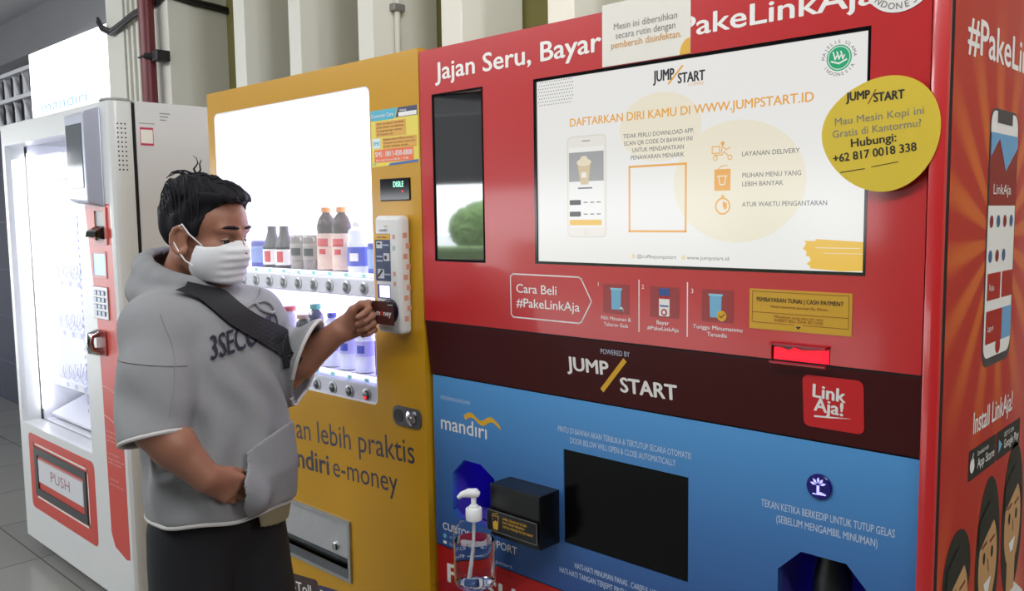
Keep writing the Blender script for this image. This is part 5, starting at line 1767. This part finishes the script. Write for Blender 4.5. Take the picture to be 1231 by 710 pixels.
def trunk(p):
    """barrel of the hoodie: half-depth and half-width change with height"""
    q = (p - BODY) @ BB.T
    z = q[:, 2]
    zz = [0.80, 0.86, 0.93, 1.00, 1.10, 1.20, 1.28, 1.34, 1.40, 1.44]
    A = np.interp(z, zz, [0.116, 0.120, 0.130, 0.136, 0.130, 0.124, 0.116, 0.102, 0.080, 0.07])       # front to back
    Wd = np.interp(z, zz, [0.154, 0.157, 0.160, 0.160, 0.156, 0.156, 0.154, 0.145, 0.110, 0.09])
    C = np.interp(z, zz, [0.000, 0.002, 0.012, 0.016, 0.010, 0.002, -0.006, -0.014, -0.024, -0.028])
    f, l = (q[:, 0] - C) / A, q[:, 1] / Wd
    k = (np.abs(f) ** 2.3 + np.abs(l) ** 2.3) ** (1 / 2.3)
    return -smin(-(k - 1) * np.minimum(A, Wd) * 0.95, -(z - 1.384), 0.04)


CUT_R = E_R + v3(0.0, 0.0, -0.022)
CUT_L = v3(*(-0.2733, -0.1592, 1.2105))
hood_prims = [
    Fn(trunk, bp(0, 0, 1.12), 0.5, 0.03),
    Bone(bp(-0.045, -0.05, 1.345), S_R, 0.055, 0.064, 0.05), Bone(bp(-0.045, 0.05, 1.352), S_L, 0.052, 0.060, 0.05),
    Bone(S_R, S_R + (E_R - S_R) * 0.5, 0.066, 0.071, 0.030), Bone(S_R + (E_R - S_R) * 0.5, E_R + v3(0, 0, -0.06), 0.071, 0.074, 0.02),
    Bone(S_L, E_L + v3(0, 0, 0.006), 0.062, 0.076, 0.025), Bone(E_L + v3(0, 0, 0.006), CUT_L + (CUT_L - E_L) * 0.8, 0.078, 0.082, 0.03),
]
nk = v3(*hp(-0.048, 0, -0.104))
# hood lying round the neck
for k in range(16):
    def rp(t):
        return nk + BF * (0.074 * math.cos(t) + 0.012 - 0.018 * (1 - math.cos(t)) / 2) + BL * 0.078 * math.sin(t) + UP * (-0.026 * math.cos(t) - 0.006)
    t0, t1 = 2 * PI * k / 16, 2 * PI * (k + 1) / 16
    bk = lambda t: 0.0235 + 0.012 * (1 - math.cos(t)) / 2
    hood_prims.append(Bone(rp(t0), rp(t1), bk(t0), bk(t1), 0.008))
    lo_ = lambda t: rp(t) * 1.0 - UP * 0.042 + (rp(t) - nk - UP * (rp(t) - nk)[2]) * 0.25
    hood_prims.append(Bone(lo_(t0), lo_(t1), 0.027, 0.027, 0.016))
hood_prims += [Ell(bp(-0.120, 0, 1.375), (0.042, 0.095, 0.070), BB, 0.03), Ell(bp(-0.095, -0.06, 1.395), (0.040, 0.05, 0.040), BB, 0.03)]
dR = v3(*(-0.1973, -0.5628, 1.0670)) - E_R
dR = dR / np.linalg.norm(dR)
dR = dR + RT * 0.18
dR /= np.linalg.norm(dR)
dL2 = RT * 0.93 + DN * 0.36 - FW * 0.06
dL2 /= np.linalg.norm(dL2)
AX_R, AX_L = dR, (CUT_L - E_L) / np.linalg.norm(CUT_L - E_L)


def hem_z(f, l):
    return 0.914 + 0.005 * np.sin(np.arctan2(l, f) * 5)


def hoodie_post(d, p):
    # cloth folds
    q = (p - BODY) @ BB.T
    z = q[:, 2]
    fold = 0.0030 * np.sin(z * 46 + 5.0 * np.sin(q[:, 1] * 9 + 1) + 10 * q[:, 0]) * np.clip((1.10 - z) * 5, 0, 1)
    ang = np.arctan2(q[:, 1], q[:, 0])
    fold += 0.0060 * np.sin(ang * 9 + z * 16 + 2.0 * np.sin(z * 21)) * np.clip((1.34 - z) * 4, 0, 1) * np.clip((z - 0.84) * 6, 0.2, 1)
    # sleeve creases
    for A, Bq, am, fq in ((S_R, CUT_R, 0.0055, 46), (S_L, CUT_L, 0.0080, 80)):
        ba = Bq - A
        L = np.linalg.norm(ba)
        t = (p - A) @ (ba / L)
        rr2 = np.linalg.norm((p - A) - t[:, None] * (ba / L), axis=1)
        wgt = np.clip(1 - rr2 / 0.16, 0, 1) * np.clip(t / L * 2.2 - 0.25, 0, 1)
        fold += am * np.sin(t * fq + 7 * np.sin(p[:, 2] * 11) + p[:, 1] * 30) * wgt
    outer = d + fold
    shell = np.maximum(outer, -(outer + 0.0125))
    # openings: hem and cuffs
    shell = np.maximum(shell, (hem_z(q[:, 0], q[:, 1]) - z) * 0.95)
    tk = trunk(p)
    for cc, n_, rd in ((CUT_R, dR, 0.16), (CUT_L, dL2, 0.15)):
        s_ = (p - cc) @ n_
        ax = np.linalg.norm((p - cc) - s_[:, None] * n_, axis=1)
        rem = np.maximum(np.maximum(-s_, ax - rd), np.maximum(0.012 - tk, s_ - 0.22))
        shell = np.maximum(shell, -rem)
    ot = tk + fold
    shell = np.minimum(shell, np.maximum(np.maximum(ot, -(ot + 0.0125)), (hem_z(q[:, 0], q[:, 1]) - z) * 0.95))
    return shell


def hoodie_all(d, p):
    s = hoodie_post(d, p)
    # neck opening
    e = (p - nk) @ BB.T
    tilt = e[:, 2] + 0.45 * e[:, 0]
    rad = np.sqrt(((e[:, 0] - 0.004) / 0.066) ** 2 + (e[:, 1] / 0.066) ** 2)
    hole = np.maximum((rad - 1) * 0.066, -(tilt + 0.075))
    return np.maximum(s, -hole)


hoodie, HV, HQ = skin_obj('hoodie', hood_prims, 0.0052, (-0.64, -0.76, 0.78), (0.06, -0.02, 1.52), m_hood, man, hoodie_all, n=2)
BVH = BVHTree.FromPolygons([tuple(v) for v in HV], [tuple(int(i) for i in q) for q in HQ])


def onto(p, d, off=0.0015):
    """drop a point onto the cloth along d"""
    d = Vector(d).normalized()
    h = BVH.ray_cast(Vector(p) - d * 0.5, d, 1.2)
    if h[0] is None:
        return None
    n = h[1]
    if n.dot(d) > 0:
        n = -n
    return h[0] + n * off


# rolled raw edges (cuffs and hem)
m_edge = M('cuff_edge', '#c9c7c3', 0.9, bump=0.2, bscale=800)
def loop_edge(name, c, n, r, keep=None, cnt=72, rad=0.0045):
    """follow the cloth where the plane (c, n) cuts it and lay a rolled edge there"""
    n = np.array(n) / np.linalg.norm(n)
    a = np.cross(n, v3(0.3, 0.1, 0.9)); a /= np.linalg.norm(a)
    b2_ = np.cross(n, a)
    pts = []
    for k in range(cnt):
        t = 2 * PI * k / cnt
        dr = a * math.cos(t) + b2_ * math.sin(t)
        h = BVH.ray_cast(Vector(c - n * 0.004 + dr * r), Vector(-dr), r)
        if h[0] is not None:
            pts.append(np.array(h[0]) + n * 0.002 - dr * 0.002)
    pts = [q for q in pts if trunk(np.array([q]))[0] > 0.010]
    if len(pts) > 8:
        P_ = np.array(pts)
        gap = np.linalg.norm(np.roll(P_, -1, 0) - P_, axis=1)
        P_ = np.roll(P_, -(int(gap.argmax()) + 1), 0)
        for _ in range(2):
            P_[1:-1] = (P_[:-2] + P_[1:-1] * 2 + P_[2:]) / 4
        m = MB()
        m.tube([tuple(p) for p in P_], rad, n=8)
        m.build(name, m_edge, hoodie, True)


loop_edge('cuff_edge', CUT_R, dR, 0.135)
loop_edge('cuff_edge', CUT_L, dL2, 0.125)
pts = []
for k in range(120):
    an = -PI + 2 * PI * k / 120
    d = BF * math.cos(an) + BL * math.sin(an)
    z = float(hem_z(0.13 * math.cos(an), 0.16 * math.sin(an)))
    h = BVH.ray_cast(Vector(bp(0, 0, z + 0.007) + d * 0.45), Vector(-d), 0.45)
    if h[0] is not None:
        pts.append(np.array(h[0]) - UP * 0.006 - d * 0.003)
P_ = np.array(pts)
for _ in range(3):
    P_ = (np.roll(P_, 1, 0) + P_ * 2 + np.roll(P_, -1, 0)) / 4
m = MB(); m.tube([tuple(p) for p in P_] + [tuple(P_[0])], 0.0052, n=8, caps=False); m.build('hem_edge', m_edge, hoodie, True)

# pouch pocket: a second layer on the belly with a curved opening for the hand
PK_C = v3(*(-0.1272, -0.4220, 0.9967))
PK_B = Bone(W_R + DR / np.linalg.norm(DR) * 0.066, W_R + DR / np.linalg.norm(DR) * 0.125, 0.034, 0.022)


def pocket_post(d, p):
    q = (p - BODY) @ BB.T
    z, l = q[:, 2], q[:, 1]
    o = smin(trunk(p) - 0.010, PK_B.d(p) - 0.004, 0.05)
    lay = np.maximum(o, -(o + 0.007))
    e = (p - PK_C) @ RT
    zz = (p - PK_C) @ (-DN)
    edge = np.interp(zz, [-0.08, -0.045, -0.012, 0.03, 0.075, 0.10], [-0.006, -0.004, 0.006, 0.002, -0.008, -0.010])
    top = zz - (0.075 + e * 0.80)
    bot = (hem_z(q[:, 0], l) + 0.004) - z
    r = np.maximum(np.maximum(top * 0.8, bot), np.maximum(edge - e, l - 0.135))
    return np.maximum(lay, np.maximum(r, -q[:, 0] - 0.03))


pocket, _, _ = skin_obj('pocket', [Fn(lambda p: np.zeros(len(p)), bp(0.1, 0, 0.95), 0.5, 0)], 0.0036, (-0.36, -0.64, 0.82), (0.02, -0.12, 1.12), m_hood, hoodie, pocket_post, n=5)

# khaki shirt tail showing under the hem
TL_C = v3(*(-0.1503, -0.3597, 0.8966))


def tail_post(d, p):
    o = trunk(p) - 0.001
    lay = np.maximum(o, -(o + 0.006))
    e, zz = (p - TL_C) @ RT, (p - TL_C) @ (-DN)
    r = np.maximum(np.abs(e) - 0.024, np.maximum(zz - 0.03, -zz - 0.020 - 0.25 * e))
    return np.maximum(lay, np.maximum(r, -((p - BODY) @ BF)))


skin_obj('shirt_tail', [Fn(lambda p: np.zeros(len(p)), bp(0.1, 0, 0.95), 0.5, 0)], 0.0040, (-0.36, -0.64, 0.82), (0.02, -0.12, 1.0), M('khaki_cloth', '#8f876b', 0.9), man, tail_post)

# seams: drop shoulder and side
def seam(pts, d, name='seam', r=0.0016, mat=None):
    out = []
    for p in pts:
        h = onto(p, d, 0.0006)
        if h is not None:
            out.append(h)
    if len(out) > 3:
        m = MB(); m.tube(out, r, n=6); m.build(name, mat or M('seam_grey', '#8b8c8b', 0.9), hoodie, True)


mid = S_R + (E_R - S_R) * 0.34
seam([mid + RT * x + DN * (0.012 * math.sin(9 * x)) for x in np.linspace(-0.085, 0.075, 30)], FW)
seam([S_R + v3(0, 0, 0.05) + RT * (0.035 + 0.035 * t + 0.02 * math.sin(3 * t)) + DN * (0.02 + 0.20 * t) for t in np.linspace(0, 1, 30)], FW)

# printed chest lettering, laid on the cloth
gv, gf = glyphs('3SECOND', 0.0)
bm = bmesh.new()
vv = [bm.verts.new((x, y, 0)) for x, y in gv]
for f in gf:
    try:
        bm.faces.new([vv[i] for i in f])
    except ValueError:
        pass
bmesh.ops.triangulate(bm, faces=bm.faces)
for _ in range(2):
    bmesh.ops.subdivide_edges(bm, edges=[e for e in bm.edges if e.calc_length() > 0.08], cuts=1)
    bmesh.ops.triangulate(bm, faces=bm.faces)
bm.verts.index_update()
gv2 = np.array([v.co[:2] for v in bm.verts]); gf2 = [[v.index for v in f.verts] for f in bm.faces]
bm.free()
Wg = gv2[:, 0].max()
TW, TH = 0.180, 0.047
CH = bp(0.13, 0.000, 1.274)
m = MB()
okv, ids = [], {}
for sx, sy in ((0, 0), (0.002, 0.0008)):
    vs2 = []
    good = True
    for x, y in gv2:
        p = CH + (BL * 0.985 + UP * 0.17) * ((x / Wg - 0.5) * TW + sx) + UP * (y * TH + sy)
        h = onto(p, -BF * 0.85 + BL * 0.5, 0.0050)
        vs2.append(h)
    fs2 = [f for f in gf2 if all(vs2[i] is not None for i in f)]
    vs2 = [tuple(h) if h is not None else (BODY[0], BODY[1], 1.2) for h in vs2]
    m.add(vs2, fs2)
m.build('chest_lettering', M('print_black_navy', '#1f2030', 0.8), hoodie)

# drawstrings: a loop tied under the chin
m_cord = M('cord_grey', '#8f9092', 0.9, bump=0.3, bscale=900)
def cord(pts, r=0.0036):
    out = []
    for q in pts:
        h = onto(q, FW, 0.004)
        if h is not None:
            out.append(np.array(h))
    # smooth path
    P_ = np.array(out)
    Q_ = []
    for i in range(len(P_) - 1):
        p0, p1, p2, p3 = P_[max(i - 1, 0)], P_[i], P_[i + 1], P_[min(i + 2, len(P_) - 1)]
        for t in np.linspace(0, 1, 6)[:-1]:
            Q_.append(0.5 * (2 * p1 + (p2 - p0) * t + (2 * p0 - 5 * p1 + 4 * p2 - p3) * t ** 2 + (3 * p1 - p0 - 3 * p2 + p3) * t ** 3))
    Q_.append(P_[-1])
    m = MB(); m.tube(Q_, r, n=8); m.build('drawstring', m_cord, hoodie, True)


cord([(-0.2640, -0.3072, 1.3930), (-0.2591, -0.3047, 1.3765), (-0.2597, -0.3071, 1.3619), (-0.2533, -0.3003, 1.3672), (-0.2450, -0.2932, 1.3616), (-0.2376, -0.2880, 1.3469), (-0.2400, -0.2909, 1.3414), (-0.2497, -0.2992, 1.3489), (-0.2584, -0.3058, 1.3619), (-0.2634, -0.3113, 1.3565), (-0.2652, -0.3151, 1.3401), (-0.2588, -0.3114, 1.3217), (-0.2555, -0.3099, 1.3089)])
cord([(-0.3143, -0.3557, 1.3885), (-0.3058, -0.3489, 1.3774), (-0.2948, -0.3392, 1.3717), (-0.2863, -0.3324, 1.3624)])

# dark collar of a shirt under the hoodie
skin_obj('undershirt', [Bone(nk - UP * 0.02 + BF * 0.012, nk - UP * 0.10, 0.068, 0.075, 0.01), Bone(nk + UP * 0.03 - BF * 0.01, nk - UP * 0.2, 0.0, 0.0, 0.0)] + [Fn(lambda p: ((p - nk) @ (UP * 0.94 + BF * 0.34)) + 0.012, nk, 1, 0.002, '&')], 0.006, nk - 0.2, nk + 0.15, M('shirt_black', '#16161b', 0.9), man)

# ---- shoulder strap of a sling bag
m_strap = M('strap_black', '#101014', 0.75, vary=0.2, scale=80)
def ribbon(pts, w0, name, mat, parent, d=FW, off=0.011, th=0.0025):
    """webbing laid over the cloth"""
    n, NC = len(pts), 7
    P_ = [np.array(p) for p in pts]
    rows = []
    for i, p in enumerate(P_):
        t = P_[min(i + 1, n - 1)] - P_[max(i - 1, 0)]
        s = np.cross(t, d); s /= np.linalg.norm(s)
        w = w0[i] if isinstance(w0, list) else w0
        row = [onto(p + s * w * (j / (NC - 1) - 0.5), d, off) for j in range(NC)]
        if all(h is not None for h in row):
            rows.append([np.array(h) for h in row])
    R_ = np.array(rows)
    for _ in range(3):
        R_[1:-1] = (R_[:-2] + 2 * R_[1:-1] + R_[2:]) / 4
        R_[:, 1:-1] = (R_[:, :-2] + 2 * R_[:, 1:-1] + R_[:, 2:]) / 4
    m = MB()
    k, nn = len(R_), np.array(d) * th
    vs = [tuple(q) for r in R_ for q in r] + [tuple(q + nn) for r in R_ for q in r]
    fs = []
    for i in range(k - 1):
        for j in range(NC - 1):
            a = i * NC + j
            fs.append((a, a + 1, a + NC + 1, a + NC))
            fs.append((k * NC + a, k * NC + a + NC, k * NC + a + NC + 1, k * NC + a + 1))
        for j in (0, NC - 1):
            a = i * NC + j
            fs.append((a, a + NC, k * NC + a + NC, k * NC + a))
    m.add(vs, fs)
    return m.build(name, mat, parent)


spts = [(-0.3200, -0.4285, 1.4026), (-0.2988, -0.4094, 1.3951), (-0.2801, -0.3930, 1.3841), (-0.2610, -0.3771, 1.3659), (-0.2417, -0.3615, 1.3442), (-0.2224, -0.3459, 1.3225), (-0.2032, -0.3302, 1.3026), (-0.1865, -0.3170, 1.2827), (-0.1738, -0.3074, 1.2629), (-0.1664, -0.3026, 1.2450), (-0.1615, -0.3003, 1.2271)]
dense = []
for q0, q1 in zip(spts[:-1], spts[1:]):
    for t in (0, 0.34, 0.67):
        dense.append(v3(*q0) * (1 - t) + v3(*q1) * t)
dense.append(v3(*spts[-1]))
ws = [0.027 + 0.010 * min(1, k / 14) for k in range(len(dense))]
strap = ribbon(dense, ws, 'bag_strap', m_strap, man)

# ---- face mask
mk = [hel(0.045, 0, -0.040, 0.072, 0.079, 0.078, 0.02), Ell(hp(0.100, 0, -0.022), (0.028 * HS, 0.026 * HS, 0.030 * HS), HB, 0.03), Ell(hp(0.078, 0, -0.085), (0.036 * HS, 0.040 * HS, 0.030 * HS), HB, 0.03)]


def mask_post(d, p):
    q = (p - H0) @ HB.T / HS
    f, l, u = q[:, 0], q[:, 1], q[:, 2]
    d = d + 0.0013 * np.sin(u * 320 + np.abs(l) * 60) * np.clip((0.058 - np.abs(l)) * 60, 0, 1)
    lay = np.maximum(d, -(d + 0.006))
    top = u - (0.017 - np.abs(l) * 0.42)
    bot = -(u + 0.098)
    back = (0.030 + 0.20 * (u + 0.045) - 0.4 * np.clip(-0.05 - u, 0, 1)) - f
    return np.maximum(np.maximum(lay, top), np.maximum(bot, back))


mask, MV, MQ = skin_obj('face_mask', mk, 0.0032, hp(0.06, 0, -0.04) - 0.13, hp(0.06, 0, -0.04) + 0.13, m_mask, man, mask_post, n=1)
mkb = BVHTree.FromPolygons([tuple(v) for v in MV], [tuple(int(i) for i in q) for q in MQ])
for s in (1, -1):
    for u0, u1, fe in ((-0.006, 0.030, 0.000), (-0.072, -0.034, -0.002)):
        m = MB()
        A = hp(0.050, s * 0.066, u0); Bq = hp(fe, s * 0.086, u1)
        hh = mkb.find_nearest(Vector(A))
        m.tube([hh[0], A * 0.5 + Bq * 0.5 + HL * s * 0.010, Bq, hp(-0.020, s * 0.088, u1 * 0.4)], 0.0016, n=8)
        m.build('ear_loop', M('elastic_white', '#eceaea', 0.7), mask, True)

# ---- brows, eyes
for s in (1, -1):
    m = MB()
    m.tube([hp(0.083, s * 0.053, 0.036), hp(0.0960, s * 0.041, 0.0425), hp(0.1035, s * 0.026, 0.0435), hp(0.106, s * 0.013, 0.0415)], [0.0015, 0.0034, 0.0038, 0.002], n=8)
    m.build('eyebrow', m_hair, man, True)
    m = MB()
    m.lathe([(0.001, -0.0145), (0.008, -0.011), (0.0138, 0), (0.008, 0.011), (0.001, 0.0145)], hp(0.0785, s * 0.032, 0.0095), n=20)
    e = m.build('eye', M('eye_white', '#b3a69e', 0.3), man, True)
    m = MB()
    ec = hp(0.0785, s * 0.032, 0.0095)
    gz = HF * 0.93 - HU * 0.33
    m.tube([ec + gz * 0.0105, ec + gz * 0.0142, ec + gz * 0.0146], [0.0062, 0.0060, 0.003], n=16)
    m.build('iris', M('iris_dark', '#17100d', 0.15), e, True)
    m = MB()
    m.tube([hp(0.0800, s * 0.0475, 0.0075), hp(0.0905, s * 0.040, 0.0085), hp(0.0945, s * 0.031, 0.0090), hp(0.0925, s * 0.021, 0.0075)], [0.0008, 0.0014, 0.0014, 0.0008], n=6)
    m.build('eyelashes', m_hair, man, True)

# ---- hair
hr = [hel(-0.012, 0, 0.046, 0.104, 0.086, 0.088, 0.02), hel(0.035, 0, 0.100, 0.060, 0.064, 0.034, 0.03), hel(-0.030, -0.02, 0.106, 0.062, 0.064, 0.034, 0.03),
      hel(-0.075, 0, 0.02, 0.034, 0.068, 0.070, 0.03), hel(0.062, -0.012, 0.108, 0.032, 0.050, 0.022, 0.02)]


def hair_post(d, p):
    q = (p - H0) @ HB.T / HS
    f, l, u = q[:, 0], q[:, 1], q[:, 2]
    # locks: ridges that run with the combing direction
    w = np.sin((l * 1.0 + f * 0.35) * 210 + 3.5 * np.sin(u * 34 + f * 20) + 2 * np.sin(f * 55)) * 0.0020 + np.sin((f * 0.8 - u * 0.5) * 130 + 4 * np.sin(l * 50)) * 0.0022
    d = d + w * np.clip((u + 0.02) * 14, 0.15, 1)
    # hairline: nape low at the back, over the ear, sideburn, forehead
    line = np.interp(f, [-0.12, -0.07, -0.035, -0.014, 0.010, 0.022, 0.036, 0.050, 0.070, 0.12], [-0.062, -0.060, -0.026, 0.024, 0.022, -0.012, 0.020, 0.060, 0.096, 0.115])
    line = line + np.sin(f * 260 + l * 140) * 0.0025
    d = np.maximum(d, (line - u) * 0.8)
    # shaved close low on the sides
    return d


hair, RV, RQ = skin_obj('hair', hr, 0.0034, hp(-0.01, 0, 0.05) - 0.17, hp(-0.01, 0, 0.05) + 0.17, m_hair, man, hair_post, n=1)
rng = random.Random(3)
m = MB()
for q in ([(-0.3625, -0.3693, 1.6396), (-0.3630, -0.3686, 1.6487), (-0.3677, -0.3714, 1.6616), (-0.3617, -0.3641, 1.6743), (-0.3650, -0.3657, 1.6853), (-0.3706, -0.3704, 1.6909)], [(-0.3597, -0.3669, 1.6377), (-0.3602, -0.3662, 1.6469), (-0.3569, -0.3614, 1.6596), (-0.3590, -0.3617, 1.6724), (-0.3568, -0.3584, 1.6815)], [(-0.3730, -0.3796, 1.6361), (-0.3735, -0.3789, 1.6453), (-0.3846, -0.3884, 1.6546), (-0.3978, -0.4011, 1.6530), (-0.4054, -0.4093, 1.6459)], [(-0.3810, -0.3871, 1.6381), (-0.3815, -0.3864, 1.6473), (-0.3940, -0.3971, 1.6566), (-0.4031, -0.4062, 1.6531), (-0.4105, -0.4146, 1.6423)], [(-0.3679, -0.3742, 1.6415), (-0.3684, -0.3735, 1.6507), (-0.3821, -0.3855, 1.6582), (-0.3941, -0.3969, 1.6584), (-0.4032, -0.4060, 1.6550)], [(-0.3939, -0.4004, 1.6292), (-0.3944, -0.3997, 1.6384), (-0.4051, -0.4097, 1.6404), (-0.4113, -0.4167, 1.6314), (-0.4145, -0.4216, 1.6168)], [(-0.4039, -0.4114, 1.6185), (-0.4044, -0.4107, 1.6276), (-0.4122, -0.4185, 1.6241), (-0.4167, -0.4249, 1.6077), (-0.4170, -0.4275, 1.5895)], [(-0.4085, -0.4176, 1.6039), (-0.4090, -0.4169, 1.6131), (-0.4150, -0.4240, 1.6022), (-0.4180, -0.4292, 1.5840), (-0.4157, -0.4294, 1.5657)]):
    m.tube(q, [0.0032, 0.0028] + [0.0022 - 0.0006 * k for k in range(len(q) - 2)], n=6)
hb = BVHTree.FromPolygons([tuple(v) for v in RV], [tuple(int(i) for i in q) for q in RQ])
# combed locks over the crown and fringe
for k in range(240):
    f0, l0 = rng.uniform(-0.10, 0.075), rng.uniform(-0.075, 0.075)
    p0 = hp(f0, l0, 0.20)
    path = []
    df, dl = 0.045 + rng.uniform(-0.01, 0.01), (0.012 if l0 > -0.02 else -0.030) + rng.uniform(-0.014, 0.014)
    for t in range(6):
        s_ = t / 5
        o_ = hp(f0 + df * s_ * 0.8, l0 + dl * s_, 0.03)
        di = hp(f0 + df * s_ * 0.8, l0 + dl * s_, 0.20) * 0.6 + hp((f0 + df * s_) * 2.2, (l0 + dl * s_) * 2.4, 0.10) * 0.4 - o_
        di /= np.linalg.norm(di)
        h = hb.ray_cast(Vector(o_ + di * 0.3), Vector(-di), 0.4)
        if h[0] is None:
            path = []
            break
        path.append(np.array(h[0]) + di * (0.0008 + 0.003 * s_ * rng.random()))
    if len(path) == 6:
        m.tube(path, [0.0012, 0.0024, 0.0026, 0.0022, 0.0015, 0.0006], n=5)
m.build('loose_locks', m_hair, hair, True)

# ---- the card in the left hand
card = thing('payment_card', 'dark brown payment card in the hand, against the white card reader', 'card', (-0.104, -0.0660, 1.3325))
b = MB(); b.prism(rr(-0.1467, -0.0617, 1.3055, 1.3590, 0.0032), front(-0.0660), 0.0, 0.0009)
cb = b.build('card_body', M('card_brown', '#4a211c', 0.35, vary=0.15, scale=30), card)
p = Print(lambda u, v, h: (u + 0.0108, -0.0669 - h, v + 0.0023))
p.poly([(-0.098, 1.3565), (-0.094, 1.345), (-0.0755, 1.345), (-0.0725, 1.348), (-0.0725, 1.3533), (-0.0757, 1.3565)], M('card_dark', '#2a2322', 0.4))  # darker corner field under the small wordmark
p.text('e-m', -0.150, 1.324, 0.0125, m_white, w=0.028, bold=0.015, lv=2); p.text('ney', -0.109, 1.324, 0.0125, m_white, w=0.028, bold=0.015, lv=2)
p.ring(-0.1155, 1.329, 0.0024, 0.0048, M('card_red', '#e0342c', 0.4), 2, n=20); p.line([(-0.1155, 1.333), (-0.1155, 1.337)], 0.002, M('card_red', '#e0342c'), 2)
p.text('mandiri', -0.094, 1.348, 0.0042, m_white, w=0.018, lv=2)
p.build('lettering', cb)
